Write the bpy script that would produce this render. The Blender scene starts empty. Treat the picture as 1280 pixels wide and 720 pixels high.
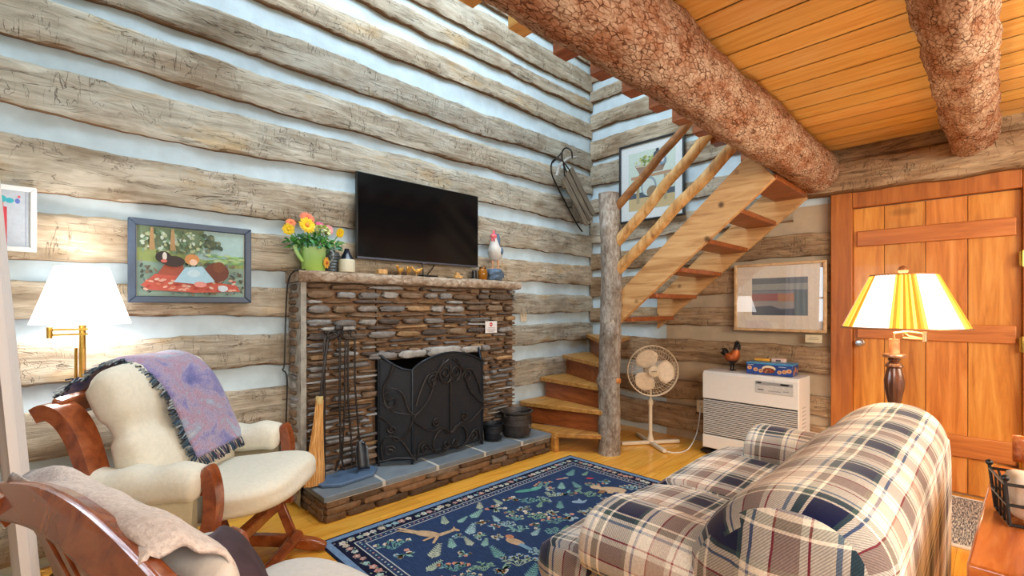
import bpy, math, random
from mathutils import Vector, Matrix, noise, Euler
PI = math.pi
R = math.radians
sc = bpy.context.scene
COL = sc.collection
rnd = random.Random(7)

def lin(c):
    c = c / 255.0
    return c / 12.92 if c <= .04045 else ((c + .055) / 1.055) ** 2.4
def S(r, g, b):
    return (lin(r), lin(g), lin(b), 1.0)
def lerp(a, b, t):
    return a + (b - a) * t
def nz(x, y=0, z=0):
    return noise.noise(Vector((x, y, z)))

# ------------------------------------------------------------------ mesh builder
class M:
    def __init__(s):
        s.v = []; s.f = []; s.fc = []; s.uv = {}; s.T = Matrix.Identity(4); s.col = (1, 1, 1, 1); s.mi = []; s.m = 0
    def at(s, loc=(0, 0, 0), rot=(0, 0, 0), scale=(1, 1, 1)):
        s.T = Matrix.LocRotScale(Vector(loc), Euler(rot), Vector(scale)); return s
    def c(s, col): s.col = col; return s
    def V(s, p, uv=None):
        s.v.append(s.T @ Vector(p)); i = len(s.v) - 1
        if uv is not None: s.uv[i] = uv
        return i
    def F(s, ids, col=None):
        s.f.append(tuple(ids)); s.fc.append(col or s.col); s.mi.append(s.m)
    def box(s, c, d):
        x, y, z = c; a, b, h = d[0] / 2, d[1] / 2, d[2] / 2
        i = [s.V((x + sx * a, y + sy * b, z + sz * h)) for sz in (-1, 1) for sx, sy in ((-1, -1), (1, -1), (1, 1), (-1, 1))]
        for q in ((3, 2, 1, 0), (4, 5, 6, 7), (0, 1, 5, 4), (1, 2, 6, 5), (2, 3, 7, 6), (3, 0, 4, 7)): s.F([i[k] for k in q])
        return s
    def bar(s, p, q, w, h, up=(0, 0, 1)):
        p, q = Vector(p), Vector(q)
        return s.sweep([p, q], [(-w / 2, -h / 2), (w / 2, -h / 2), (w / 2, h / 2), (-w / 2, h / 2)], up)
    def sweep(s, path, prof, up=(0, 0, 1), scales=None, cap=True, closed=False):
        path = [Vector(p) for p in path]; up = Vector(up); n = len(path); rings = []
        side_prev = None
        for i, p in enumerate(path):
            a = path[(i - 1) % n] if (closed or i > 0) else p
            b = path[(i + 1) % n] if (closed or i < n - 1) else p
            t = (b - a)
            if t.length < 1e-9: t = Vector((0, 0, 1))
            t.normalize()
            side = t.cross(up)
            if side.length < 1e-3: side = side_prev.copy() if side_prev else t.cross(Vector((1, 0, 0)))
            side.normalize()
            if side_prev and side.dot(side_prev) < -.2: side = -side
            side_prev = side
            u2 = side.cross(t).normalized()
            k = scales[i] if scales else 1
            rings.append([s.V(p + side * (x * k) + u2 * (y * k)) for x, y in prof])
        m = len(prof)
        for i in range(n if closed else n - 1):
            A, B = rings[i], rings[(i + 1) % n]
            for j in range(m): s.F((A[j], A[(j + 1) % m], B[(j + 1) % m], B[j]))
        if cap and not closed:
            s.F(rings[0][::-1]); s.F(rings[-1])
        return s
    def tube(s, path, r, seg=10, scales=None, cap=True, closed=False):
        path = [Vector(p) for p in path]; n = len(path)
        rs = r if isinstance(r, (list, tuple)) else [r] * n
        t0 = (path[1] - path[0]).normalized()
        nrm = t0.orthogonal().normalized(); rings = []
        for i, p in enumerate(path):
            a = path[(i - 1) % n] if (closed or i > 0) else p
            b = path[(i + 1) % n] if (closed or i < n - 1) else p
            t = b - a
            if t.length < 1e-9: t = t0
            t = t.normalized()
            nrm = nrm - t * nrm.dot(t)
            if nrm.length < 1e-6: nrm = t.orthogonal()
            nrm.normalize(); bn = t.cross(nrm)
            rings.append([s.V(p + (nrm * math.cos(2 * PI * k / seg) + bn * math.sin(2 * PI * k / seg)) * rs[i]) for k in range(seg)])
        for i in range(n if closed else n - 1):
            A, B = rings[i], rings[(i + 1) % n]
            for j in range(seg): s.F((A[j], A[(j + 1) % seg], B[(j + 1) % seg], B[j]))
        if cap and not closed:
            s.F(rings[0][::-1]); s.F(rings[-1])
        return s
    def lathe(s, prof, seg=24, c=(0, 0, 0), cap=True, flute=None):
        rings = []
        for r, z in prof:
            rings.append([s.V((c[0] + r * (1 if not flute else flute(2 * PI * k / seg)) * math.cos(2 * PI * k / seg), c[1] + r * (1 if not flute else flute(2 * PI * k / seg)) * math.sin(2 * PI * k / seg), c[2] + z)) for k in range(seg)])
        for A, B in zip(rings, rings[1:]):
            for j in range(seg): s.F((A[j], A[(j + 1) % seg], B[(j + 1) % seg], B[j]))
        if cap:
            s.F(rings[0][::-1]); s.F(rings[-1])
        return s
    def sbox(s, c, h, p=4.0, n=6, jit=0, seed=0, uvf=None):
        # superellipsoid made from a gridded cube: cushions, stones, heads
        cache = {}
        def vert(x, y, z):
            key = (round(x, 4), round(y, 4), round(z, 4))
            if key in cache: return cache[key]
            k = (abs(x) ** p + abs(y) ** p + abs(z) ** p) ** (1 / p)
            P = Vector((x / k, y / k, z / k))
            if jit:
                d = jit * nz(P.x * 1.7 + seed * 3.1, P.y * 1.7 + seed * 1.3, P.z * 1.7 + seed)
                P = P * (1 + d)
            i = s.V((c[0] + P.x * h[0], c[1] + P.y * h[1], c[2] + P.z * h[2])); cache[key] = i
            return i
        g = [math.tan((2 * i / n - 1) * PI / 4) for i in range(n + 1)]
        for ax in range(3):
            for sg in (-1, 1):
                for i in range(n):
                    for j in range(n):
                        q = []
                        for a, b in ((i, j), (i + 1, j), (i + 1, j + 1), (i, j + 1)):
                            P = [0, 0, 0]; P[ax] = sg; P[(ax + 1) % 3] = g[a]; P[(ax + 2) % 3] = g[b]
                            q.append(vert(*P))
                        s.F(q if sg > 0 else q[::-1])
        return s
    def ell(s, c, h, n=6): return s.sbox(c, h, 2.0, n)
    def prism(s, poly, h, axis='z', z0=0):
        # poly in 2D, extruded from z0 to z0+h along the axis
        def P(a, b, d): return {'z': (a, b, d), 'y': (a, d, b), 'x': (d, a, b)}[axis]
        lo = [s.V(P(a, b, z0)) for a, b in poly]; hi = [s.V(P(a, b, z0 + h)) for a, b in poly]; n = len(poly)
        s.F(lo[::-1]); s.F(hi)
        for i in range(n): s.F((lo[i], lo[(i + 1) % n], hi[(i + 1) % n], hi[i]))
        return s
    def grid(s, nu, nv, fn, uvf=None, colf=None):
        ids = [[s.V(fn(i / nu, j / nv), uvf(i / nu, j / nv) if uvf else None) for j in range(nv + 1)] for i in range(nu + 1)]
        for i in range(nu):
            for j in range(nv):
                s.F((ids[i][j], ids[i + 1][j], ids[i + 1][j + 1], ids[i][j + 1]), colf((i + .5) / nu, (j + .5) / nv) if colf else None)
        return s
    def poly(s, pts, col=None):
        s.F([s.V(p) for p in pts], col); return s
    def disc(s, c, a, b=None, n=10, rot=0, plane='xz', col=None):
        b = b or a; pts = []
        for k in range(n):
            x, y = a * math.cos(2 * PI * k / n), b * math.sin(2 * PI * k / n)
            x, y = x * math.cos(rot) - y * math.sin(rot), x * math.sin(rot) + y * math.cos(rot)
            pts.append((c[0] + x, c[1], c[2] + y) if plane == 'xz' else (c[0] + x, c[1] + y, c[2]))
        return s.poly(pts, col)
    def cush(s, prof, t0, t1, r, axis='x', n=14, sag=None):
        # padded roll: closed 2D profile swept along an axis, ends rounded by r, with uv = (position, arc length)
        ca = sum(p[0] for p in prof) / len(prof); cb = sum(p[1] for p in prof) / len(prof)
        size = min(max(p[0] for p in prof) - min(p[0] for p in prof), max(p[1] for p in prof) - min(p[1] for p in prof)) / 2
        arc = [0]
        pp = prof + [prof[0]]
        for a, b in zip(pp, pp[1:]): arc.append(arc[-1] + math.dist(a, b))
        st = [(0, r), (.1 * r, .56 * r), (.3 * r, .28 * r), (.6 * r, .08 * r), (r, 0)]
        L = t1 - t0
        ts = [(t0 + d, i) for d, i in st] + [(t0 + r + (L - 2 * r) * k / n, 0) for k in range(1, n)] + [(t1 - d, i) for d, i in st[::-1]]
        def P(t, a, b): return {'x': (t, a, b), 'y': (a, t, b)}[axis]
        rings = []
        for t, ins in ts:
            k = 1 - ins / size; ring = []
            for j, (a, b) in enumerate(pp):
                A, B = ca + (a - ca) * k, cb + (b - cb) * k
                if sag: A, B = sag(t, A, B)
                ring.append(s.V(P(t, A, B), (t, arc[j])))
            rings.append(ring)
        m = len(prof); flip = axis == 'y'
        for A, B in zip(rings, rings[1:]):
            for j in range(m):
                q = (A[j], B[j], B[j + 1], A[j + 1]); s.F(q[::-1] if flip else q)
        # softly domed ends
        for end, rev in ((0, 1), (-1, 0)):
            prev = rings[end]; t, ins = ts[end]; k0 = 1 - ins / size
            for q in (.8, .55, .3, .06):
                k = k0 * q; ring = []; tt = t + (-1 if rev else 1) * .10 * r * (1 - q * q) * 2
                for j, (a, b) in enumerate(pp):
                    A, B = ca + (a - ca) * k, cb + (b - cb) * k
                    if sag: A, B = sag(t, A, B)
                    ring.append(s.V(P(tt, A, B), (tt, arc[j])))
                for j in range(m):
                    f = (prev[j], ring[j], ring[j + 1], prev[j + 1]); s.F(f[::-1] if (flip != bool(rev)) else f)
                prev = ring
        s.capax = {'x': 0, 'y': 1}[axis]
        return s
    def build(s, name, mat, parent=None, kind=None, ang=38, bevel=0, flat=False, subd=0, label=None):
        me = bpy.data.meshes.new(name)
        me.from_pydata([tuple(p) for p in s.v], [], s.f)
        ca = me.color_attributes.new('Col', 'FLOAT_COLOR', 'CORNER')
        buf = []
        for f, c in zip(s.f, s.fc): buf.extend(list(c) * len(f))
        ca.data.foreach_set('color', buf)
        if s.uv:
            ul = me.uv_layers.new(name='UVMap')
            for l in me.loops: ul.data[l.index].uv = s.uv.get(l.vertex_index, (0, 0))
            if hasattr(s, 'capax'):
                for p in me.polygons:
                    if abs(p.normal[s.capax]) > .72:
                        for li in p.loop_indices:
                            q = me.vertices[me.loops[li].vertex_index].co; ul.data[li].uv = (q[1 - s.capax], q.z)
        mats = mat if isinstance(mat, (list, tuple)) else [mat]
        for m in mats: me.materials.append(m)
        if len(mats) > 1: me.polygons.foreach_set('material_index', s.mi)
        if not flat:
            me.polygons.foreach_set('use_smooth', [True] * len(me.polygons))
            me.set_sharp_from_angle(angle=R(ang))
        me.validate(); me.update()
        o = bpy.data.objects.new(name, me); COL.objects.link(o)
        if parent: o.parent = parent
        if kind: o['kind'] = kind
        if label: o['label'] = label
        if bevel:
            b = o.modifiers.new('edge', 'BEVEL'); b.width = bevel; b.segments = 2; b.limit_method = 'ANGLE'; b.angle_limit = R(40)
        if subd:
            b = o.modifiers.new('sub', 'SUBSURF'); b.levels = subd; b.render_levels = subd
        return o

def thing(name, label, cat, loc=(0, 0, 0), rz=0, group=None):
    o = bpy.data.objects.new(name, None); COL.objects.link(o); o.empty_display_size = .1
    o.location = loc; o.rotation_euler = (0, 0, rz)
    tag(o, label, cat, group); return o
def tag(o, label, cat, group=None):
    o['label'] = label; o['category'] = cat; o['kind'] = 'thing'
    if group: o['group'] = group
    return o
def struct(name, loc=(0, 0, 0), rz=0):
    o = bpy.data.objects.new(name, None); COL.objects.link(o); o.location = loc; o.rotation_euler = (0, 0, rz); o['kind'] = 'structure'
    return o
def place(o, loc, rz=0):
    o.location = loc; o.rotation_euler = (0, 0, rz); return o

# ------------------------------------------------------------------ materials
class N:
    def __init__(s, name):
        s.m = bpy.data.materials.new(name); s.m.use_nodes = True; s.t = s.m.node_tree; s.t.nodes.clear()
        s.out = s.n('ShaderNodeOutputMaterial'); s.b = s.n('ShaderNodeBsdfPrincipled'); s.l(s.b, 0, s.out, 0)
    def n(s, ty, **kw):
        x = s.t.nodes.new(ty)
        for k, v in kw.items(): setattr(x, k, v)
        return x
    def l(s, a, i, b, j): s.t.links.new(a.outputs[i], b.inputs[j])
    def coords(s, scale=(1, 1, 1), src='Object', rot=(0, 0, 0)):
        tc = s.n('ShaderNodeTexCoord'); mp = s.n('ShaderNodeMapping'); s.l(tc, src, mp, 0)
        mp.inputs['Scale'].default_value = scale; mp.inputs['Rotation'].default_value = rot; return mp
    def noise(s, mp, scale=5, detail=4, rough=.6, dist=0):
        x = s.n('ShaderNodeTexNoise'); s.l(mp, 0, x, 'Vector')
        x.inputs['Scale'].default_value = scale; x.inputs['Detail'].default_value = detail
        x.inputs['Roughness'].default_value = rough; x.inputs['Distortion'].default_value = dist; return x
    def ramp(s, src, o, stops, interp='LINEAR'):
        x = s.n('ShaderNodeValToRGB'); s.l(src, o, x, 0); e = x.color_ramp; e.interpolation = interp
        while len(e.elements) < len(stops): e.elements.new(.5)
        for el, (p, c) in zip(e.elements, stops):
            el.position = p; el.color = c if len(c) == 4 else (*c, 1)
        return x
    def mix(s, a, b, fac=.5, mode='MIX'):
        x = s.n('ShaderNodeMix', data_type='RGBA', blend_type=mode)
        for k, v in ((6, a), (7, b), (0, fac)):
            if isinstance(v, tuple) and hasattr(v[0], 'outputs'): s.l(v[0], v[1], x, k)
            else: x.inputs[k].default_value = v
        return x
    def math(s, op, a, b=None):
        x = s.n('ShaderNodeMath', operation=op)
        for k, v in enumerate((a, b)):
            if v is None: continue
            if isinstance(v, tuple): s.l(v[0], v[1], x, k)
            else: x.inputs[k].default_value = v
        return x
    def bump(s, src, o, st=.3, d=.01):
        x = s.n('ShaderNodeBump'); x.inputs['Strength'].default_value = st; x.inputs['Distance'].default_value = d
        s.l(src, o, x, 'Height'); s.l(x, 0, s.b, 'Normal'); return x
    def set(s, **kw):
        for k, v in kw.items(): s.b.inputs[k.replace('_', ' ')].default_value = v
        return s

def plain(name, col, rough=.5, metal=0, var=.12, scale=30, bump=0, coat=0, emit=None, est=0, spec=.5):
    k = N(name); mp = k.coords(); no = k.noise(mp, scale, 3)
    d = tuple(max(0, c * (1 - var)) for c in col[:3]) + (1,); e = tuple(min(1, c * (1 + var)) for c in col[:3]) + (1,)
    r = k.ramp(no, 'Fac', [(.3, d), (.7, e)]); k.l(r, 0, k.b, 'Base Color')
    k.set(Roughness=rough, Metallic=metal, Coat_Weight=coat, Specular_IOR_Level=spec)
    if bump: k.bump(no, 'Fac', bump, .005)
    if emit: k.set(Emission_Color=emit, Emission_Strength=est)
    return k.m
def vcol(name, rough=.6, var=.25, scale=25, bump=0, coat=0, spec=.5):
    # colour comes from the mesh's own colour attribute, mottled by noise
    k = N(name); at = k.n('ShaderNodeAttribute'); at.attribute_name = 'Col'
    no = k.noise(k.coords(), scale, 4); r = k.ramp(no, 'Fac', [(.25, (1 - var,) * 3), (.75, (1 + var * .4,) * 3)])
    mx = k.mix((at, 0), (r, 0), 1.0, 'MULTIPLY'); k.l(mx, 2, k.b, 'Base Color'); k.set(Roughness=rough, Coat_Weight=coat, Specular_IOR_Level=spec)
    if bump: k.bump(no, 'Fac', bump, .01)
    return k.m
def wood(name, dark, mid, light, grain=(1.2, 14, 14), rough=.4, bump=.12, knots=0, coat=0, usecol=False, rot=(0, 0, 0), spec=.5):
    k = N(name); mp = k.coords(grain, rot=rot); a = k.noise(mp, 2.2, 5, .62, .6)
    r = k.ramp(a, 'Fac', [(.28, dark), (.5, mid), (.72, light)]); src = (r, 0)
    if knots:
        mp2 = k.coords((2.2 * knots, 6 * knots, 6 * knots), rot=rot); v = k.n('ShaderNodeTexVoronoi'); k.l(mp2, 0, v, 'Vector'); v.inputs['Scale'].default_value = 1.0
        rk = k.ramp(v, 'Distance', [(.06, (1, 1, 1)), (.16, (0, 0, 0))])
        src = (k.mix(src, tuple(c * .3 for c in dark[:3]) + (1,), (rk, 0)), 2)
    if usecol:
        at = k.n('ShaderNodeAttribute'); at.attribute_name = 'Col'; src = (k.mix(src, (at, 0), 1.0, 'MULTIPLY'), 2)
    k.l(src[0], src[1], k.b, 'Base Color'); k.set(Roughness=rough, Coat_Weight=coat, Specular_IOR_Level=spec); k.bump(a, 'Fac', bump, .004)
    return k.m

def logmat(name, dark, mid, light, under, gain=1):
    # hewn log: grain along local X, axe checks across, weathered faces, downward faces mixed browner
    k = N(name); mp = k.coords((1.3, 11, 11)); a = k.noise(mp, 2.5, 7, .66, .9)
    r = k.ramp(a, 'Fac', [(.22, dark), (.43, mid), (.68, light)])
    big = k.noise(k.coords((1.0, 2, 2.5)), 1.8, 4, .6); rb = k.ramp(big, 'Fac', [(.33, S(186, 168, 150)), (.46, S(240, 234, 228)), (.58, (1, 1, 1)), (.70, S(255, 232, 196))])
    m1 = k.mix((r, 0), (rb, 0), .85, 'MULTIPLY')
    at = k.n('ShaderNodeAttribute'); at.attribute_name = 'Col'; m1 = k.mix((m1, 2), (at, 0), 1.0, 'MULTIPLY')
    # axe facets: tilted scallops across the face
    fv = k.n('ShaderNodeTexVoronoi'); k.l(k.coords((7, 3, 6)), 0, fv, 'Vector'); fv.inputs['Scale'].default_value = 1.0
    fr = k.ramp(fv, 'Color', [(0, (.86,) * 3), (1, (1.08,) * 3)]); m1 = k.mix((m1, 2), (fr, 0), .8, 'MULTIPLY')
    ck = k.noise(k.coords((16, 4, 5)), 1.0, 3.5, .55, 1.2)
    c1 = k.ramp(ck, 'Fac', [(.487, (0, 0, 0)), (.5, (1, 1, 1)), (.513, (0, 0, 0))])
    mk = k.noise(k.coords((1.6, 2, 4)), 1.7, 3); km = k.ramp(mk, 'Fac', [(.47, (0, 0, 0)), (.56, (1, 1, 1))])
    c1 = k.math('MULTIPLY', (c1, 0), (km, 0))
    lg = k.noise(k.coords((1.6, 12, 18)), 1.0, 4, .55, .9)
    c2 = k.ramp(lg, 'Fac', [(.488, (0, 0, 0)), (.5, (1, 1, 1)), (.512, (0, 0, 0))])
    mk2 = k.noise(k.coords((1.2, 3, 4)), 1.9, 2); km2 = k.ramp(mk2, 'Fac', [(.46, (0, 0, 0)), (.56, (1, 1, 1))])
    c2 = k.math('MULTIPLY', (c2, 0), (km2, 0))
    cr = k.math('MAXIMUM', (c1, 0), (c2, 0)); crf = k.math('MULTIPLY', (cr, 0), .7)
    m2 = k.mix((m1, 2), S(70, 56, 44), (crf, 0))
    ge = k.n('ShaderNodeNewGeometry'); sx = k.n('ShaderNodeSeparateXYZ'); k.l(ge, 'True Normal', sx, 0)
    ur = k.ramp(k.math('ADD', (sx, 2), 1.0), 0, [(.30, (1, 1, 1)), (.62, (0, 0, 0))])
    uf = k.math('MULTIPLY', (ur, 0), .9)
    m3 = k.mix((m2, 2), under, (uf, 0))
    k.l(m3, 2, k.b, 'Base Color'); k.set(Roughness=.85, Specular_IOR_Level=.15)
    h = k.math('SUBTRACT', (a, 0), (cr, 0)); hf = k.math('ADD', (h, 0), (fv, 'Distance')); k.bump(hf, 0, .6, .014)
    return k.m

def barkmat(name, a, b, c, ring=(13, 34, 34), st=.8, patch=S(206, 166, 138), cell=1.0):
    k = N(name); mp = k.coords(ring); v = k.n('ShaderNodeTexVoronoi', feature='DISTANCE_TO_EDGE'); v.inputs['Scale'].default_value = 1
    d = k.noise(k.coords((ring[0] * .5, ring[1] * .5, ring[2] * .5)), 1.2, 4)
    ad = k.n('ShaderNodeMixRGB'); ad.blend_type = 'ADD'; ad.inputs[0].default_value = 1.0; k.l(mp, 0, ad, 1); k.l(d, 'Color', ad, 2); k.l(ad, 0, v, 'Vector')
    n2 = k.noise(k.coords(ring), 1.6, 7, .72); n3 = k.noise(k.coords((ring[0] * .35, ring[1] * .35, ring[2] * .35)), 1.5, 3)
    gate = k.ramp(n3, 'Fac', [(.36, (1 - .1 * cell,) * 3), (.66, (1 - cell * .8,) * 3)])
    e = k.ramp(v, 'Distance', [(.0, (.1,) * 3), (.10, (1, 1, 1))]); eg = k.math('MAXIMUM', (e, 0), (gate, 0)); h = k.math('MULTIPLY', (eg, 0), (n2, 'Fac'))
    r = k.ramp(h, 0, [(.10, a), (.34, b), (.60, c)])
    big = k.noise(k.coords((ring[0] * .12, ring[1] * .1, ring[2] * .1)), 2, 3); rb = k.ramp(big, 'Fac', [(.38, patch), (.6, (1, 1, 1))])
    mx = k.mix((r, 0), (rb, 0), .8, 'MULTIPLY')
    k.l(mx, 2, k.b, 'Base Color'); k.set(Roughness=.9, Specular_IOR_Level=.12); k.bump(h, 0, st, .015)
    return k.m

def plaidmat(name):
    k = N(name); tc = k.n('ShaderNodeTexCoord'); sx = k.n('ShaderNodeSeparateXYZ'); k.l(tc, 'UV', sx, 0)
    navy, cream, tan, slate, red, green, blue = S(10, 20, 66), S(244, 240, 230), S(186, 166, 154), S(128, 150, 176), S(160, 60, 56), S(56, 84, 86), S(92, 114, 156)
    st = [(0, navy), (.20, cream), (.225, green), (.29, cream), (.33, slate), (.36, cream), (.50, red), (.515, cream), (.56, tan), (.72, red), (.735, cream), (.86, blue), (.885, cream), (.93, green), (.965, navy)]
    cols = []
    for ch, per, off in ((0, .31, .1), (1, .29, .03)):
        a = k.math('ADD', (sx, ch), 10 + off); a = k.math('DIVIDE', (a, 0), per); a = k.math('FRACT', (a, 0)); cols.append(k.ramp(a, 0, st, 'CONSTANT'))
    # twill weave decides which yarn is on top
    s1 = k.math('ADD', (sx, 0), (sx, 1)); s1 = k.math('MULTIPLY', (s1, 0), 2 * PI / .007); tw = k.math('SINE', (s1, 0))
    tf = k.ramp(k.math('MULTIPLY_ADD', (tw, 0), .5), 0, [(0, (.36,) * 3), (1, (.64,) * 3)])
    tw2 = k.math('MULTIPLY', (tw, 0), .16); tw2 = k.math('ADD', (tw2, 0), .5)
    mx = k.mix((cols[0], 0), (cols[1], 0), (tw2, 0))
    no = k.noise(k.coords(), 180, 2); rr = k.ramp(no, 'Fac', [(.3, (.82,) * 3), (.7, (1.05,) * 3)]); m2 = k.mix((mx, 2), (rr, 0), 1., 'MULTIPLY')
    k.l(m2, 2, k.b, 'Base Color'); k.set(Roughness=.95, Specular_IOR_Level=.1, Sheen_Weight=.25); k.bump(no, 'Fac', .2, .002)
    return k.m

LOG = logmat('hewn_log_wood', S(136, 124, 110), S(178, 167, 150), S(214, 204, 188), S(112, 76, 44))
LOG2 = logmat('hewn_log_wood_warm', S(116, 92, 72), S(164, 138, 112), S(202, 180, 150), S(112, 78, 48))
CHINK = plain('lime_chinking', S(204, 221, 232), .9, var=.10, scale=7, bump=.8, spec=.1)
MORTAR = plain('mortar', S(140, 110, 86), .95, var=.3, scale=24, bump=.8, spec=.1)
GREYMORTAR = plain('grey_mortar', S(168, 164, 156), .95, var=.25, scale=22, bump=.8, spec=.1)
STONE = vcol('field_stone', .8, .4, 26, .7, spec=.25)
SLATE = vcol('slate_slab', .55, .25, 12, .3)
PINE = wood('pine_ceiling', S(224, 164, 84), S(244, 194, 110), S(252, 216, 142), (14, 1.1, 14), .42, .05, .0, usecol=True)
FLOORM = wood('pine_floor', S(214, 140, 42), S(242, 176, 66), S(250, 198, 92), (1.1, 16, 16), .28, .04, 0, coat=.3, usecol=True)
BARK = barkmat('pine_bark', S(74, 46, 34), S(172, 132, 104), S(236, 208, 182), (26, 62, 62), .9, S(200, 150, 116))
BARKPOST = barkmat('post_bark', S(78, 66, 58), S(138, 124, 114), S(190, 184, 176), (26, 26, 12), .6, S(186, 176, 166), .25)
PEELED = wood('peeled_log', S(150, 100, 56), S(208, 158, 98), S(232, 192, 136), (10, 10, 1.2), .5, .15, .0)
STAIRW = wood('stair_pine', S(166, 114, 66), S(206, 158, 104), S(224, 184, 132), (12, 1.0, 12), .45, .06, .9)
TREADW = wood('stair_tread', S(140, 92, 40), S(186, 132, 66), S(208, 158, 88), (1.4, 12, 12), .4, .08)
TREADU = wood('stair_tread_red', S(110, 58, 28), S(152, 84, 42), S(176, 106, 58), (12, 1.2, 12), .4, .05)
DOORW = wood('door_pine', S(176, 98, 36), S(214, 138, 60), S(232, 166, 88), (10, 10, .9), .38, .04, .55, coat=.15, usecol=True)
CASING = wood('door_casing', S(140, 76, 28), S(174, 102, 44), S(194, 122, 58), (10, 10, .9), .45, .05, .35)
GLIDER = wood('glider_oak', S(104, 48, 22), S(146, 74, 36), S(172, 98, 54), (6, 6, 6), .25, .03, coat=.5)
TABLEW = wood('table_cherry', S(150, 74, 32), S(190, 104, 48), S(214, 134, 70), (1.2, 12, 12), .2, .03, coat=.5)
CREAM = plain('cream_upholstery', S(226, 220, 204), .9, var=.05, scale=60, bump=.25, spec=.15)
BEIGE = plain('beige_upholstery', S(205, 192, 160), .9, var=.05, scale=60, bump=.2, spec=.15)
PLAID = plaidmat('plaid_fabric')
IRON = plain('wrought_iron', S(52, 46, 44), .42, .5, var=.3, scale=40, bump=.2)
BLUEIRON = plain('blued_iron', S(34, 40, 48), .4, .6, var=.3, scale=40, bump=.1)
BLACK = plain('black_plastic', S(14, 14, 16), .35, var=.1)
WHITE = plain('white_enamel', S(232, 232, 232), .35, var=.02)
OFFWHITE = plain('cream_plastic', S(226, 212, 190), .4, var=.03)
BRASS = plain('polished_brass', S(190, 150, 70), .22, 1, var=.08)
CHROME = plain('satin_metal', S(200, 200, 200), .25, 1, var=.05)
PAPER = vcol('painted_paper', .7, .12, 60)
# ------------------------------------------------------------------ camera
cam = bpy.data.cameras.new('camera'); co = bpy.data.objects.new('camera', cam); COL.objects.link(co)
CX, CY, CZ = -4.358, -3.2, 1.25
th = math.atan2(605, 590)
co.location = (CX, CY, CZ); co.rotation_euler = (PI / 2, 0, th - PI / 2)
cam.sensor_width = 36; cam.lens = 590 / 1280 * 36; cam.shift_y = 24 / 1280; cam.clip_start = .02
sc.camera = co

# ------------------------------------------------------------------ log walls (local: x along wall, -y into the room)
def log_mesh(x0, x1, zb, zt, out, seed, zslope=0, gain=1.0):
    m = M(); n = max(4, int((x1 - x0) / .035)); H = zt - zb
    prof = [(.04, .02), (-.2, .0), (-.6, -.01), (-.9, .0), (-1, .06), (-1.03, .25), (-1, .5), (-1.03, .75), (-1, .92), (-.88, .985), (-.5, 1), (-.1, 1), (.04, .98)]
    g = rnd.uniform(.88, 1.08) * gain; warm = rnd.uniform(-.05, .05); m.c((g * (1 + warm), g, g * (1 - warm), 1))
    def fn(u, v):
        j = int(round(v * (len(prof) - 1))); x = lerp(x0, x1, u); py, pz = prof[j]
        eb = .030 * nz(x * .9, seed * 7.7, 0) + .013 * nz(x * 4.5, seed * 3.3, 5) + .006 * nz(x * 17, seed, 9)
        et = .026 * nz(x * .8, seed * 5.1, 20) + .012 * nz(x * 4, seed * 2.2, 25) + .007 * nz(x * 15, seed, 29)
        z = zb + pz * H + lerp(eb, et, pz) + zslope * (x - x0)
        face = .012 * nz(x * 2.4, seed + pz * 2.0, 40) + .007 * nz(x * 9, seed + pz * 5, 44) + (.006 * nz(x * 26, pz * 9 + seed, 48))
        y = py * out + (face if py < -.3 else 0)
        return (x, y, z)
    m.grid(n, len(prof) - 1, fn)
    return m
def chink(m, x0, x1, z0, z1, seed):
    nx = max(2, int((x1 - x0) / .06)); nzz = max(2, int((z1 - z0) / .04))
    m.grid(nx, nzz, lambda u, v: (lerp(x0, x1, u), -.012 + .012 * nz(lerp(x0, x1, u) * 3, lerp(z0, z1, v) * 9, seed), lerp(z0, z1, v)))

wl = struct('wall_left')
m = M(); X0 = -4.62
chink(m, X0, -3.0, 0, 1.40, 1); chink(m, -1.5, .0, 0, 1.40, 1); chink(m, X0, .0, 1.40, 4.7, 1)
m.build('chinking', CHINK, wl, 'structure', flat=False)
LL = [(.06, .34), (.50, .755), (.88, 1.09), (1.19, 1.385), (1.485, 1.71), (1.80, 2.06), (2.175, 2.415), (2.485, 2.70), (2.78, 2.985), (3.13, 3.31), (3.42, 3.565), (3.64, 3.87), (3.95, 4.2), (4.28, 4.55)]
for i, (a, b) in enumerate(LL):
    for x0, x1 in ([(X0, -3.2), (-1.45, -.02)] if b < 1.39 else [(X0, -.02)]):
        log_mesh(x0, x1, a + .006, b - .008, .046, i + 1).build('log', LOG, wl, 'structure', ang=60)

wb = struct('wall_back', (0, 0, 0), -PI / 2)
m = M(); chink(m, 0, .93, 0, 4.7, 4); chink(m, .93, 5.4, 2.06, 4.7, 4); m.build('chinking', CHINK, wb, 'structure')
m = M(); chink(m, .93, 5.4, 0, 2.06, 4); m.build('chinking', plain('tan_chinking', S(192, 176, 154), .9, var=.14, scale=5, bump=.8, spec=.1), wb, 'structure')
LB = [(.08, .32), (.38, .555), (.73, .95), (1.075, 1.25), (1.36, 1.585), (1.655, 1.85), (1.955, 2.185), (2.27, 2.45), (2.595, 2.83), (2.885, 3.11), (3.215, 3.395), (3.525, 3.67), (3.75, 3.95), (4.05, 4.35)]
for i, (a, b) in enumerate(LB):
    segs = [(.03, 2.33), (3.47, 5.4)] if b < 2.0 else ([(.03, 2.05)] if b < 2.5 else [(.03, 5.4)])
    for x0, x1 in segs:
        warm = x0 > 1
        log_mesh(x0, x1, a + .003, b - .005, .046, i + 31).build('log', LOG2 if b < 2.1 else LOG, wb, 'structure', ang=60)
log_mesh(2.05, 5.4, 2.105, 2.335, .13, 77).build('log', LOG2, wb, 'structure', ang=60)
log_mesh(2.05, 5.4, 2.34, 2.47, .07, 78).build('log', LOG2, wb, 'structure', ang=60)

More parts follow.
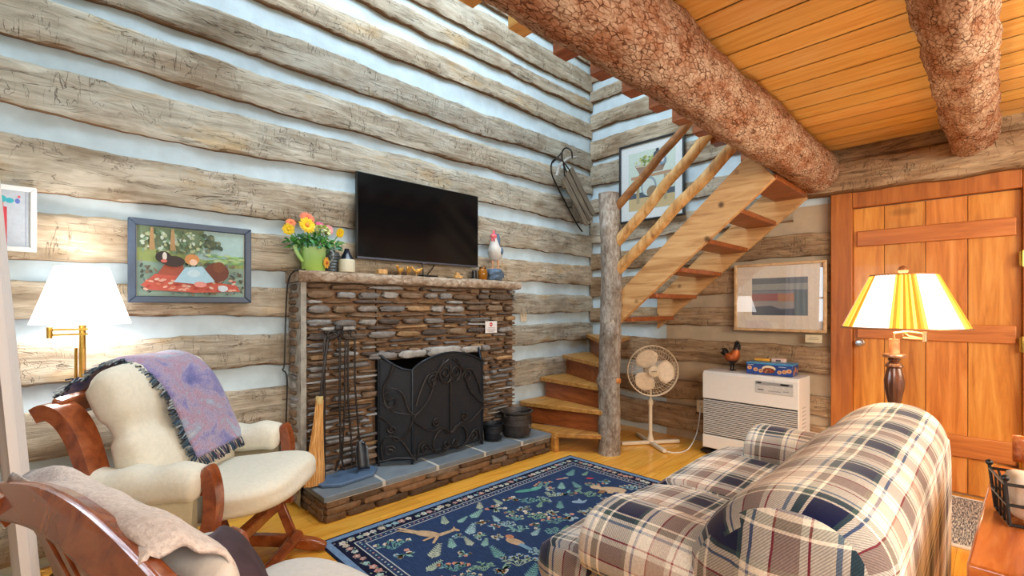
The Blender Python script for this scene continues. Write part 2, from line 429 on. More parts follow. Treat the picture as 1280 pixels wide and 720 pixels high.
# wall behind the photographer's shoulder: window and curtain wall
ww = struct('wall_front')
m = M(); m.c(S(200, 190, 172))
WX = X0 - .02; wy0, wy1, wz0, wz1 = -2.35, -.80, .85, 1.95
for y0, y1, z0, z1 in ((-5.4, wy0, 0, 4.7), (wy1, .0, 0, 4.7), (wy0, wy1, 0, wz0), (wy0, wy1, wz1, 4.7)):
    m.box((WX - .06, (y0 + y1) / 2, (z0 + z1) / 2), (.12, y1 - y0, z1 - z0))
m.build('plank_wall', vcol('wall_front_wood', .8, .2, 4), ww, 'structure')
wn = struct('window_1', (WX - .06, (wy0 + wy1) / 2, (wz0 + wz1) / 2))
m = M(); a, b = (wy1 - wy0) / 2, (wz1 - wz0) / 2
for y, z, dy, dz in ((-a + .03, 0, .06, 2 * b), (a - .03, 0, .06, 2 * b), (0, b - .03, 2 * a, .06), (0, -b + .03, 2 * a, .06), (0, 0, .04, 2 * b), (0, 0, 2 * a, .03), (-a / 2, 0, .02, 2 * b), (a / 2, 0, .02, 2 * b)): m.box((0, y, z), (.05, dy, dz))
m.build('window_frame', CASING, wn, 'structure', flat=True)
k = N('window_glass'); k.set(Base_Color=(.95, .97, .98, 1), Roughness=.0, Transmission_Weight=1.0, IOR=1.02); GLASSW = k.m
m = M(); m.box((0, 0, 0), (.004, 2 * a - .1, 2 * b - .1)); m.build('pane', GLASSW, wn, 'structure', flat=True)

# ------------------------------------------------------------------ floor
m = M(); y = .0; j = 0
while y > -5.4:
    w = .09
    x = X0
    while x < 0:
        L = rnd.uniform(1.2, 2.6); x2 = min(0, x + L); g = rnd.uniform(.86, 1.06)
        m.c((g, g * rnd.uniform(.95, 1.02), g * rnd.uniform(.9, 1.02), 1))
        m.poly([(x, y - w + .0012, 0), (x2 - .0015, y - w + .0012, 0), (x2 - .0015, y, 0), (x, y, 0)]); x = x2
    y -= w
m.c((.25, .2, .15, 1)); m.poly([(X0, -5.4, -.002), (0, -5.4, -.002), (0, 0, -.002), (X0, 0, -.002)])
m.build('floor', FLOORM, None, 'structure', flat=True)

# ------------------------------------------------------------------ loft deck = ceiling, with joist ends showing past the beam
ce = struct('ceiling')
m = M(); x = 0.; CZL = 2.45
while x > -5.2:
    w = .187; g = rnd.uniform(.9, 1.06); m.c((g, g * rnd.uniform(.95, 1.03), g * rnd.uniform(.88, 1.05), 1))
    y0 = -2.02 if True else 0
    m.poly([(x, -5.4, CZL), (x - w + .009, -5.4, CZL), (x - w + .009, y0, CZL), (x, y0, CZL)][::-1])
    m.c((.22, .12, .08, 1)); m.poly([(x - w + .009, -5.4, CZL + .006), (x - w, -5.4, CZL + .006), (x - w, y0, CZL + .006), (x - w + .009, y0, CZL + .006)][::-1])
    x -= w
m.c((1, 1, 1, 1)); m.box((-2.6, -3.70, CZL + .035), (5.2, 3.38, .04))
m.build('plank_deck', PINE, ce, 'structure', flat=True)
for i in range(14):
    xx = -.10 - .295 * i - .145
    mm = M(); mm.box((xx, -1.97, CZL + .045), (.10, .48, .09)); mm.build('joist_end', TREADU if i < 9 else PINE, ce, 'structure', bevel=.004)

def beam(name, y, z, r, x0, x1, seed, mat, amp=.02):
    m = M(); nL = int(abs(x1 - x0) / .025); ns = 44
    def fn(u, v):
        x = lerp(x0, x1, u); a = 2 * PI * v; ca, sa = math.cos(a), math.sin(a)
        d = amp * nz(x * 1.1, ca * .8 + seed, sa * .8) + .012 * nz(x * 3.5 + seed, ca * 2, sa * 2) + .009 * nz(x * 9, ca * 5 + seed, sa * 5) + .006 * nz(x * 20, ca * 11, sa * 11 + seed)
        return (x, y + (r + d) * ca, z + (r + d) * sa)
    m.grid(nL, ns, fn); return m.build(name, mat, None, 'structure', ang=80)
beam('beam_1', -2.225, 2.295, .152, -5.0, -.09, 3, BARK, .022)
beam('beam_2', -3.095, 2.335, .112, -5.0, -.03, 9, BARK, .02)

# ------------------------------------------------------------------ door (local x along back wall, -y into the room)
dr = struct('door_1', (0, 0, 0), -PI / 2)
DX0, DX1, DZ = 2.45, 3.315, 1.985
m = M(); xs = [DX0, 2.635, 2.86, 3.07, DX1]
for p, q in zip(xs, xs[1:]):
    g = rnd.uniform(.86, 1.08); m.c((g, g * rnd.uniform(.97, 1.08), g * rnd.uniform(.95, 1.15), 1)); m.box(((p + q) / 2, -.02, DZ / 2 + .01), (q - p - .003, .035, DZ - .02))
m.build('plank_panel', DOORW, dr, 'structure', bevel=.002)
for z0, z1, nm in ((1.70, 1.815, 'rail'), (1.02, 1.135, 'rail'), (.26, .40, 'rail')):
    m = M(); g = 1.0; m.c((g * .98, g, g, 1)); m.box(((DX0 + DX1) / 2, -.048, (z0 + z1) / 2), (DX1 - DX0 - .05, .025, z1 - z0)); m.build(nm, wood('door_rail_wood', S(160, 88, 42), S(194, 118, 60), S(212, 142, 80), (1, 12, 12), .4, .04, .5) if z1 > 1.8 else bpy.data.materials['door_rail_wood'], dr, 'structure', bevel=.006)
for x, z, dx, dz in ((DX0 - .068, 1.06, .136, 2.12), (DX1 + .065, 1.06, .13, 2.12), ((DX0 + DX1) / 2, 2.055, DX1 - DX0 - .002, .13)):
    m = M(); m.box((x, -.05, z), (dx, .06, dz)); m.build('casing', CASING, dr, 'structure', bevel=.005)
m = M(); m.at((DX0 + .045, -.04, .985), (PI / 2, 0, 0)); m.lathe([(.027, 0), (.027, .008), (.010, .012), (.010, .03), (.026, .04), (.028, .055), (.02, .066), (.001, .068)], 20)
m.build('door_knob', CHROME, dr, 'structure', label='satin metal door knob')
for z in (1.55, 1.02, .3):
    m = M(); m.box((DX1 + .002, -.082, z), (.035, .006, .09)); m.tube([(DX1 + .0, -.088, z - .05), (DX1 + .0, -.088, z + .05)], .007, 8); m.build('hinge', BRASS, dr, 'structure', bevel=.001)

# ------------------------------------------------------------------ staircase
st = thing('staircase', 'pine staircase with winder steps around a bark-covered tree post', 'staircase')
PX, PY = -.945, -.895
def tread(poly, z, mat, name='winder_tread'):
    m = M(); m.prism(poly, .038, 'z', z - .038); return m.build(name, mat, st, bevel=.004)
tread([(PX - .02, PY - .06), (-1.245, -.575), (-1.245, -.06), (-1.17, -.06), (PX, PY + .06)], .168, TREADW)
tread([(PX - .06, PY - .02), (-1.225, -.13), (-1.2, -.06), (-.82, -.06), (PX + .03, PY + .06)], .37, TREADW)
tread([(PX - .05, PY + .02), (-.92, -.07), (-.45, -.06), (PX + .05, PY + .05)], .565, TREADW)
tread([(PX - .03, PY + .04), (-.58, -.07), (-.07, -.06), (PX + .07, PY + .03)], .76, TREADW)
tread([(PX, PY + .05), (-.16, -.06), (-.065, -.06), (-.065, -.55), (PX + .06, PY + .0)], .955, TREADW)
# risers under the winders, and the short leg of the bottom step
def riser(p, q, z0, z1):
    m = M(); d = Vector((q[0] - p[0], q[1] - p[1], 0)); m.bar((p[0], p[1], (z0 + z1) / 2), (q[0], q[1], (z0 + z1) / 2), .02, z1 - z0); m.build('riser', TREADU, st)
riser((PX - .0, PY + .03), (-1.12, -.08), .168, .332); riser((PX, PY + .05), (-.85, -.09), .37, .527); riser((PX + .02, PY + .05), (-.52, -.09), .565, .722); riser((PX + .05, PY + .04), (-.12, -.10), .76, .917)
m = M(); m.box((-1.235, -.53, .065), (.05, .05, .13)); m.build('leg', TREADW, st, bevel=.003)
# stringers: boards sloping up along -y, top cut level
def stringer(x, th_, pts):
    m = M(); m.prism(pts, th_, 'x', x - th_ / 2); return m.build('stringer', STAIRW, st, bevel=.003)
sl = .87
stringer(-.875, .042, [(-.94, 1.10), (-2.165, 2.115), (-2.03, 2.30), (-1.97, 2.285), (-.94, 1.36)])
stringer(-.09, .042, [(-.88, 1.04), (-2.185, 2.13), (-2.09, 2.34), (-1.97, 2.30), (-.88, 1.34)])
for i in range(6):
    z = 1.165 + .197 * i; y = -.875 - .222 * i
    m = M(); m.box((-.483, y - .125 + .06, z - .018), (.745, .235, .036)); m.build('tread', TREADU, st, bevel=.004)
# tree post
m = M()
def fn(u, v):
    z = u * 2.218; a = 2 * PI * v; ca, sa = math.cos(a), math.sin(a)
    r = .088 + .008 * math.exp(-z * 5) + .012 * nz(z * 1.3, ca * .7, sa * .7 + 4) + .005 * nz(z * 7, ca * 3, sa * 3 + 8) + .003 * nz(z * 22, ca * 8, sa * 8)
    for kz, ka, kr in ((.62, 2.6, .03), (1.02, 3.9, .026), (1.43, 4.6, .022), (1.9, 3.4, .02)): r += kr * math.exp(-((z - kz) / .05) ** 2 - ((math.atan2(math.sin(a - ka), math.cos(a - ka))) / .35) ** 2)
    cx = .012 * math.sin(z * 1.8); cy = .01 * math.sin(z * 2.3 + 1)
    return (PX + cx + r * ca, PY + cy + r * sa, z)
m.grid(90, 32, fn); tp = m.build('tree_post', BARKPOST, st, ang=80)
m = M(); m.disc((PX + .012 * math.sin(2.218 * 1.8), PY, 2.215), .086, n=28, plane='xy'); m.build('cut_top', PEELED, tp)
m = M(); m.at((PX + .005, PY - .085, .63), (PI / 2, 0, .2)); m.lathe([(.024, -.02), (.022, .014), (.001, .016)], 14); m.build('pruned_knot', wood('knot_cut', S(190, 110, 50), S(220, 140, 70), S(236, 170, 96)), tp)
for a, b, r, mt in (((-.93, -.94, 2.08), (-.93, -1.66, 2.70), .034, wood('rail_dark', S(104, 66, 36), S(150, 100, 58), S(186, 136, 86), (10, 3, 3))), ((-.93, -.95, 1.785), (-.93, -1.76, 2.53), .041, PEELED), ((-.92, -.95, 1.55), (-.92, -1.93, 2.40), .043, PEELED)):
    m = M(); A, B = Vector(a), Vector(b); sd = r * 90
    pts = [A.lerp(B, i / 14) + Vector((.006 * math.sin(i * .8 + sd), .004 * math.sin(i * 1.3 + sd), .006 * math.cos(i * .9))) for i in range(15)]
    m.tube(pts, [r * (1.06 - .1 * i / 14 + .06 * nz(i * .7, sd)) for i in range(15)], 14); m.build('log_rail', mt, st, ang=70)

# ------------------------------------------------------------------ fireplace
fp = thing('fireplace', 'dry-stacked brown stone fireplace with rough mantel and slate hearth', 'fireplace', (-2.32, 0, 0))
FX0, FX1, FY, MZ = -3.25, -1.405, -.20, 1.405
OX0, OX1, OZ = -2.74, -1.79, .875
ox = 2.32
def L(x): return x + ox
m = M()
for x0, x1, z0, z1 in ((FX0, OX0, .16, MZ), (OX1, FX1, .16, MZ), (OX0, OX1, OZ, MZ)):
    m.box((L((x0 + x1) / 2), (FY + .02) / 2 + .0, (z0 + z1) / 2), (x1 - x0 - .01, abs(FY) - .02, z1 - z0))
m.build('mortar_bed', MORTAR, fp, flat=True)
m = M(); m.grid(6, 40, lambda u, v: (L(FX0) - .012 - .012 * nz(u * 4, v * 14, 3), lerp(.0, FY - .012, u), lerp(.02, MZ, v)))
m.grid(3, 40, lambda u, v: (L(FX0) - .012 + u * .035, FY - .014 - .008 * nz(u * 3, v * 14, 3), lerp(.16, MZ, v)))
m.build('corner_mortar', GREYMORTAR, fp)
tones = [S(132, 110, 92), S(150, 126, 104), S(112, 98, 88), S(134, 130, 128), S(178, 174, 170), S(140, 114, 90), S(98, 86, 80), S(170, 136, 100), S(150, 144, 140), S(126, 102, 82), S(160, 158, 158)]
m = M(); z = .175; sd = 0
while z < MZ - .02:
    h = rnd.choice((.030, .036, .042, .05, .060, .034)); h = min(h, MZ - z)
    x = FX0 + .02
    while x < FX1 - .02:
        w = rnd.uniform(.07, .30) if h < .05 else rnd.uniform(.12, .28); x2 = min(x + w, FX1 + .004)
        xa, xb = x + .006, x2 - .008
        if OX0 < (xa + xb) / 2 < OX1 and z < OZ + .01: x = x2; continue
        if z < OZ:
            if xa < OX0 < xb: xb = OX0
            if xa < OX1 < xb: xa = OX1
        if xb - xa > .03:
            sd += 1; t = rnd.choice(tones); g = rnd.uniform(.75, 1.15); m.c((t[0] * g, t[1] * g, t[2] * g, 1))
            m.at((L((xa + xb) / 2), FY - rnd.uniform(.0, .012), z + h / 2 + rnd.uniform(-.004, .004)), (0, rnd.uniform(-.03, .03), 0)); m.sbox((0, 0, 0), ((xb - xa) / 2 - rnd.uniform(0, .012), .026, h / 2 - rnd.uniform(.005, .011)), 4, 4, .3, sd)
        x = x2
    z += h
# lintel of arched thin stones over the opening
x = OX0 - .08
for w, h in ((.22, .05), (.24, .055), (.32, .075), (.2, .05), (.1, .05)):
    sd += 1; t = rnd.choice(tones[3:5]); m.c(t); m.at((L(x + w / 2), FY - .018, OZ + .035)); m.sbox((0, 0, 0), (w / 2 - .006, .035, h / 2), 4, 5, .2, sd); x += w + .006
# side return stones
z = .03
while z < MZ - .03:
    h = rnd.choice((.04, .05, .06)); sd += 1; t = rnd.choice(tones); m.c(t); m.at((L(FX0) - .008, -.1 + rnd.uniform(-.02, .02), z + h / 2)); m.sbox((0, 0, 0), (.02, rnd.uniform(.04, .08), h / 2 - .006), 4, 4, .2, sd); z += h
m.at(); m.build('stone_facing', STONE, fp, ang=50)
# firebox
SOOT = plain('soot_brick', S(26, 24, 23), .95, var=.4, scale=20, bump=.4)
m = M(); a, b, d = L(OX0), L(OX1), .38
for q in ([(a, FY, .16), (a + .12, d, .16), (a + .12, d, OZ), (a, FY, OZ)], [(b, FY, .16), (b, FY, OZ), (b - .12, d, OZ), (b - .12, d, .16)], [(a + .12, d, .16), (b - .12, d, .16), (b - .12, d, OZ), (a + .12, d, OZ)], [(a, FY, OZ), (a + .12, d, OZ), (b - .12, d, OZ), (b, FY, OZ)], [(a, FY, .162), (b, FY, .162), (b - .12, d, .162), (a + .12, d, .162)]): m.poly(q)
m.build('firebox', SOOT, fp, flat=True)
# mantel slab, rough front
m = M()
def fn(u, v):
    x = lerp(-3.285, -1.372, u); pr = [(0, 1.405), (-.22, 1.405), (-.252, 1.412), (-.258, 1.43), (-.256, 1.452), (-.25, 1.47), (-.235, 1.478), (0, 1.48)]
    j = int(round(v * 7)); y, z = pr[j]
    if 0 < j < 7: y += .009 * nz(x * 8, j * .6) + .006 * nz(x * 30, j); z += .006 * nz(x * 5, j * .3, 9)
    return (L(x), y, z)
m.grid(110, 7, fn)
for x in (-3.285, -1.372): m.poly([(L(x), 0, 1.405), (L(x), -.252, 1.41), (L(x), -.252, 1.47), (L(x), 0, 1.48)])
m.build('mantel_shelf', barkmat('mantel_wood', S(96, 78, 66), S(156, 134, 116), S(206, 190, 172), (14, 26, 26), .6, S(190, 170, 150), .4), fp, ang=60)
# hearth
m = M(); HX0, HX1, HY = -3.235, -1.268, -.505
m.box((L((HX0 + HX1) / 2), HY / 2 + .01, .06), (HX1 - HX0 - .05, abs(HY) - .04, .12)); m.build('hearth_core', MORTAR, fp, flat=True)
m = M()
for row, (z0, z1) in enumerate(((.0, .045), (.045, .085), (.085, .122))):
    x = HX0 - .0
    while x < HX1 - .01:
        w = rnd.uniform(.10, .34); x2 = min(x + w, HX1); sd += 1
        if HX1 - x2 < .05: x2 = HX1
        t = rnd.choice([S(118, 90, 66), S(138, 108, 82), S(104, 82, 64), S(126, 112, 100), S(92, 74, 60)]); g = rnd.uniform(.8, 1.1); m.c((t[0] * g, t[1] * g, t[2] * g, 1))
        m.at((L((x + x2) / 2), HY + .03, (z0 + z1) / 2)); m.sbox((0, 0, 0), ((x2 - x) / 2 - .002, .038, (z1 - z0) / 2 + .001), 6, 4, .12, sd); x = x2
    for xx in (HX0, HX1):
        y = HY + .02
        while y < -.02:
            w = rnd.uniform(.1, .24); y2 = min(y + w, 0); sd += 1; t = rnd.choice([S(118, 92, 70), S(132, 108, 88), S(104, 90, 78)]); m.c(t)
            m.at((L(xx) + (.03 if xx < -2 else -.03), (y + y2) / 2, (z0 + z1) / 2)); m.sbox((0, 0, 0), (.04, (y2 - y) / 2, (z1 - z0) / 2), 6, 4, .12, sd); y = y2
m.at(); m.build('hearth_stonework', STONE, fp, ang=50)
m = M(); cuts = [-3.255, -2.86, -2.45, -2.02, -1.62, -1.258]
for i, (p, q) in enumerate(zip(cuts, cuts[1:])):
    g = rnd.uniform(.85, 1.1); m.c((S(124, 134, 144)[0] * g, S(124, 134, 144)[1] * g, S(124, 134, 144)[2] * g, 1))
    n = 6; pts = [(L(lerp(p, q, k / n)) + .012 - .024 * k / n, HY - .012 + .012 * nz(lerp(p, q, k / n) * 6, 3)) for k in range(n + 1)] + [(L(q) - .012 + (.02 if i < 4 else 0), -.0), (L(p) + .012 + (.02 if i else 0), 0)]
    m.prism(pts, .034, 'z', .126)
m.build('hearth_slab', SLATE, fp, bevel=.004)
m = M(); m.box((L((HX0 + HX1) / 2), HY / 2 - .005, .139), (HX1 - HX0 - .02, abs(HY) + .002, .035)); m.build('slab_mortar', plain('pale_joint', S(196, 192, 184), .9, var=.15), fp, flat=True)
LAMP1 = (-4.255, -.22, 1.31); LAMP2 = (-1.455, -2.89, 1.28)
def circ(r, n=16, c=(0, 0), a0=0, a1=2 * PI, ry=None):
    return [(c[0] + r * math.cos(a0 + (a1 - a0) * k / n), c[1] + (ry or r) * math.sin(a0 + (a1 - a0) * k / n)) for k in range(n)]
def spiral(c, r0, r1, a0, turns, n=22):
    return [(c[0] + lerp(r0, r1, k / n) * math.cos(a0 + turns * 2 * PI * k / n), c[1] + lerp(r0, r1, k / n) * math.sin(a0 + turns * 2 * PI * k / n)) for k in range(n + 1)]
def smooth(pts, k=3):
    # Catmull-Rom through control points
    P = [Vector(p) for p in pts]; P = [P[0] * 2 - P[1]] + P + [P[-1] * 2 - P[-2]]; out = []
    for i in range(1, len(P) - 2):
        for j in range(k):
            t = j / k; a, b, c, d = P[i - 1], P[i], P[i + 1], P[i + 2]
            out.append(.5 * ((2 * b) + (c - a) * t + (2 * a - 5 * b + 4 * c - d) * t * t + (3 * b - a - 3 * c + d) * t ** 3))
    out.append(P[-2]); return out

# ------------------------------------------------------------------ rug (motifs are woven into its one mesh)
k = N('woven_rug'); at = k.n('ShaderNodeAttribute'); at.attribute_name = 'Col'
no = k.noise(k.coords((60, 9, 1)), 2, 3); r = k.ramp(no, 'Fac', [(.3, (.72,) * 3), (.7, (1.15,) * 3)]); no2 = k.noise(k.coords(), 160, 2); r2 = k.ramp(no2, 'Fac', [(.3, (.75,) * 3), (.7, (1.1,) * 3)])
mx = k.mix((at, 0), (r, 0), 1, 'MULTIPLY'); mx = k.mix((mx, 2), (r2, 0), 1, 'MULTIPLY'); k.l(mx, 2, k.b, 'Base Color'); k.set(Roughness=.95, Specular_IOR_Level=.08); k.bump(no2, 'Fac', .4, .003); RUGM = k.m
RX0, RX1, RY0, RY1 = -3.353, -1.238, -2.72, -.70
rc = ((RX0 + RX1) / 2, (RY0 + RY1) / 2)
m = M(); NAVY = S(50, 70, 108)
hx, hy = (RX1 - RX0) / 2, (RY1 - RY0) / 2
def ring(m, d0, d1, z, col, n=24):
    for sx, sy, ax in ((1, 0, 'y'), (-1, 0, 'y'), (0, 1, 'x'), (0, -1, 'x')):
        if ax == 'y': m.poly([(sx * (hx - d0), -hy + d0, z), (sx * (hx - d0), hy - d0, z), (sx * (hx - d1), hy - d1, z), (sx * (hx - d1), -hy + d1, z)][::1 if sx > 0 else -1], col)
        else: m.poly([(-hx + d0, sy * (hy - d0), z), (hx - d0, sy * (hy - d0), z), (hx - d1, sy * (hy - d1), z), (-hx + d1, sy * (hy - d1), z)][::-1 if sy > 0 else 1], col)
m.c(NAVY); m.box((0, 0, .003), (2 * hx, 2 * hy, .006))
m.poly([(-hx, -hy, .0062), (hx, -hy, .0062), (hx, hy, .0062), (-hx, hy, .0062)], NAVY)
zr = .0066
ring(m, 0, .012, zr, S(28, 34, 60)); ring(m, .012, .048, zr, S(120, 150, 186)); ring(m, .048, .135, zr, S(30, 34, 58)); ring(m, .135, .141, zr, S(198, 204, 206)); ring(m, .141, .178, zr, S(52, 66, 100)); ring(m, .178, .184, zr, S(198, 204, 206))
zz = .0070
rr_ = random.Random(11)
palette = [S(214, 220, 214), S(196, 150, 140), S(150, 186, 206), S(206, 196, 176), S(170, 200, 190), S(210, 160, 150), S(232, 226, 212)]
def leafp(cx, cy, a, l, w, col):
    ca, sa = math.cos(a), math.sin(a); pts = []
    for u, v in ((0, 0), (.3, .5), (.65, .42), (1, 0), (.65, -.42), (.3, -.5)): pts.append((cx + ca * u * l - sa * v * w, cy + sa * u * l + ca * v * w, zz))
    m.poly(pts, col)
def flower(cx, cy, r, col, ctr=None, n=5):
    a0 = rr_.uniform(0, 6)
    for i in range(n):
        a = a0 + 2 * PI * i / n; m.disc((cx + r * .6 * math.cos(a), cy + r * .6 * math.sin(a), zz), r * .42, n=7, plane='xy', col=col)
    if ctr: m.disc((cx, cy, zz + .0003), r * .3, n=7, plane='xy', col=ctr)
def edge_pts(d, step):
    L = []
    for sx in (-1, 1):
        y = -hy + d
        while y < hy - d: L.append((sx * (hx - d), y)); y += step
    for sy in (-1, 1):
        x = -hx + d
        while x < hx - d: L.append((x, sy * (hy - d))); x += step
    return L
for x, y in edge_pts(.092, .046):
    flower(x + rr_.uniform(-.008, .008), y + rr_.uniform(-.008, .008), rr_.uniform(.017, .024), rr_.choice(palette), rr_.choice(palette), 5)
    for q in range(3): leafp(x + rr_.uniform(-.028, .028), y + rr_.uniform(-.028, .028), rr_.uniform(0, 6.3), .018, .008, rr_.choice([S(120, 160, 170), S(150, 170, 150), S(170, 150, 160)]))
for x, y in edge_pts(.16, .03): m.disc((x, y, zz), .006, n=6, plane='xy', col=rr_.choice(palette))
def stem(cx, cy, a, l, w, col):
    ca, sa = math.cos(a), math.sin(a); m.poly([(cx - sa * w, cy + ca * w, zz), (cx + sa * w, cy - ca * w, zz), (cx + ca * l + sa * w, cy + sa * l - ca * w, zz), (cx + ca * l - sa * w, cy + sa * l + ca * w, zz)], col)
def fern(cx, cy, a, l, col, n=8):
    stem(cx, cy, a, l, .003, col)
    for i in range(n):
        t = (i + .6) / n; k2 = l * .34 * (1 - t * .65)
        for sg in (-1, 1): leafp(cx + math.cos(a) * l * t, cy + math.sin(a) * l * t, a + sg * .85, k2, k2 * .33, col)
def bush(cx, cy, a, s_, col, fcol):
    for i in range(5):
        b = a + (i - 2) * .42; l = s_ * rr_.uniform(.7, 1.1); stem(cx, cy, b, l, .002, col)
        for t in (.4, .65, .85): leafp(cx + math.cos(b) * l * t, cy + math.sin(b) * l * t, b + rr_.choice((-1, 1)) * .9, s_ * .3, s_ * .13, col)
        if fcol: flower(cx + math.cos(b) * l, cy + math.sin(b) * l, s_ * .15, fcol, S(220, 180, 120))
def animal(cx, cy, a, s_, shapes):
    ca, sa = math.cos(a), math.sin(a)
    for q, (pts, col) in enumerate(shapes): m.poly([(cx + (x * ca - y * sa) * s_, cy + (x * sa + y * ca) * s_, zz + .0006 + .0004 * q) for x, y in pts], col)
def elp(cx, cy, a, b, rot=0, n=12):
    return [(cx + a * math.cos(t) * math.cos(rot) - b * math.sin(t) * math.sin(rot), cy + a * math.cos(t) * math.sin(rot) + b * math.sin(t) * math.cos(rot)) for t in [2 * PI * k / n for k in range(n)]]
up = th - PI / 2
FAWN, BEAR, PINK, RUST = S(206, 176, 142), S(214, 188, 158), S(214, 150, 140), S(196, 140, 110)
occupied = []
def put(wx, wy, r): occupied.append((wx - rc[0], wy - rc[1], r)); return wx - rc[0], wy - rc[1]
x, y = put(-2.884, -1.02, .15)
animal(x, y, up - .25, .19, [(elp(0, 0, .42, .17), FAWN), ([(.3, .05), (.62, .42), (.72, .36), (.45, -.05)], FAWN), (elp(.72, .42, .14, .07, -.2), FAWN), ([(.62, .46), (.58, .62), (.68, .5)], FAWN), ([(-.35, .08), (-.95, .12), (-1.0, .05), (-.35, -.06)], FAWN), ([(-.3, 0), (-.9, -.04), (-.92, -.10), (-.28, -.12)], FAWN), ([(.2, -.1), (.05, -.42), (.12, -.45), (.34, -.1)], FAWN), ([(.32, -.1), (.38, -.5), (.45, -.5), (.42, -.05)], FAWN)])
x, y = put(-1.635, -1.36, .12)
animal(x, y, up - .15, .20, [(elp(.1, 0, .48, .24), BEAR), (elp(-.45, .12, .2, .16), BEAR), (elp(-.36, .28, .06, .06), BEAR), (elp(-.52, .27, .05, .05), BEAR), ([(-.3, -.1), (-.42, -.38), (-.22, -.4), (-.1, -.15)], S(150, 116, 90)), ([(-.05, -.15), (-.1, -.38), (.1, -.38), (.12, -.15)], BEAR), ([(.3, -.15), (.28, -.36), (.46, -.36), (.5, -.1)], BEAR)])
x, y = put(-2.60, -1.42, .09)
animal(x, y, up - .6, .13, [(elp(0, 0, .45, .22), FAWN), (elp(-.42, .22, .2, .16), RUST), ([(.3, .05), (.95, -.1), (.9, -.28), (.25, -.18)], S(130, 170, 200))])
x, y = put(-2.06, -1.80, .16)
animal(x, y, up, .18, [(elp(0, 0, .5, .24), RUST), (elp(-.5, .2, .2, .17), FAWN), (elp(0, .02, .2, .1), S(210, 190, 120))])
x, y = put(-1.72, -1.0, .1); animal(x, y, up + .1, .1, [(elp(0, 0, .4, .1, .3), PINK), (elp(.4, .15, .2, .08), S(220, 210, 200))])
x, y = put(-1.56, -1.14, .06); animal(x, y, up, .07, [(elp(0, 0, .4, .2), S(214, 70, 84))])
x, y = put(-2.05, -.98, .12); animal(x, y, up + .35, .15, [(elp(0, 0, .6, .16), S(90, 160, 150)), (elp(.5, .1, .25, .14), S(110, 180, 166))])
x, y = put(-1.95, -1.34, .1); animal(x, y, up, .09, [(elp(0, 0, .5, .25), S(150, 180, 206)), ([(.2, .1), (.7, .4), (.5, 0)], S(150, 180, 206)), ([(-.1, .1), (.1, .6), (.3, .1)], S(150, 180, 206))])
tries = 0; greens = [S(150, 196, 190), S(120, 170, 170), S(176, 196, 176), S(170, 206, 214), S(140, 180, 160), S(190, 200, 180)]
while tries < 6000:
    tries += 1; x, y = rr_.uniform(-hx + .25, hx - .25), rr_.uniform(hy - 2.0, hy - .24); r = rr_.uniform(.045, .085)
    if any((x - a) ** 2 + (y - b) ** 2 < (r + c) ** 2 * .60 for a, b, c in occupied): continue
    occupied.append((x, y, r)); g = rr_.choice(greens); kind = rr_.random(); a = th + rr_.uniform(-.6, .6)
    if kind < .33: fern(x - math.cos(a) * r, y - math.sin(a) * r, a, 2 * r, g)
    elif kind < .66: bush(x - math.cos(a) * r * .8, y - math.sin(a) * r * .8, a, r * 1.5, g, rr_.choice([None, S(226, 220, 206), S(214, 150, 140), S(150, 186, 214)]))
    else:
        for q in range(5): flower(x + rr_.uniform(-r, r) * .6, y + rr_.uniform(-r, r) * .6, r * .24, rr_.choice([S(230, 226, 214), S(216, 160, 150), S(160, 196, 220)]), S(200, 150, 110))
        for q in range(6): leafp(x, y, rr_.uniform(0, 6.3), r * .8, r * .25, g)
o = tag(m.build('area_rug', RUGM, None, flat=True), 'navy blue rug with woven animals, ferns and flowered border', 'rug'); place(o, (rc[0], rc[1], 0))

# doormat of mixed grey and white yarn with a white hem
k = N('yarn_mat'); v = k.noise(k.coords((14, 120, 1)), 1.5, 3, .7); r = k.ramp(v, 'Fac', [(.40, S(60, 60, 72)), (.5, S(150, 148, 150)), (.60, S(226, 222, 216))]); k.l(r, 0, k.b, 'Base Color'); k.set(Roughness=.95); k.bump(v, 'Fac', .6, .008)
t = thing('doormat', 'grey and white woven mat lying in front of the door', 'mat', (-.55, -3.2, 0))
m = M(); m.grid(30, 20, lambda u, v_: (lerp(-.42, .42, u), lerp(-.26, .26, v_), .012 + .003 * nz(u * 30, v_ * 20))); m.box((0, 0, .006), (.84, .52, .01)); m.build('woven_field', k.m, t)
for sx in (-1, 1):
    m = M(); m.box((sx * .43, 0, .007), (.022, .53, .014)); m.build('hem', WHITE, t, bevel=.003)

# ------------------------------------------------------------------ sofa
sx0, sy0 = -2.42, -2.6
so = thing('plaid_loveseat', 'navy, cream and tan plaid loveseat with rolled arms', 'sofa', (sx0, sy0, .007))
def X(x): return x - sx0
def Y(y): return y - sy0
m = M(); m.at((X(-2.42), Y(-2.62), .17)); m.box((0, 0, 0), (1.46, .80, .24)); b_ = m.build('base', PLAID, so, bevel=.03)
me = b_.data; ul = me.uv_layers.new(name='UVMap')
for p in me.polygons:
    for li in p.loop_indices:
        q = me.vertices[me.loops[li].vertex_index].co; ul.data[li].uv = (q.x, q.z + q.y) if abs(p.normal.y) < .9 or True else (q.x, q.z)
for px_, py_ in ((-3.08, -2.26), (-1.76, -2.26), (-3.08, -2.98), (-1.76, -2.98)):
    m = M(); m.lathe([(.022, 0), (.03, .02), (.034, .05)], 14, (X(px_), Y(py_), 0)); m.build('foot', GLIDER, so)
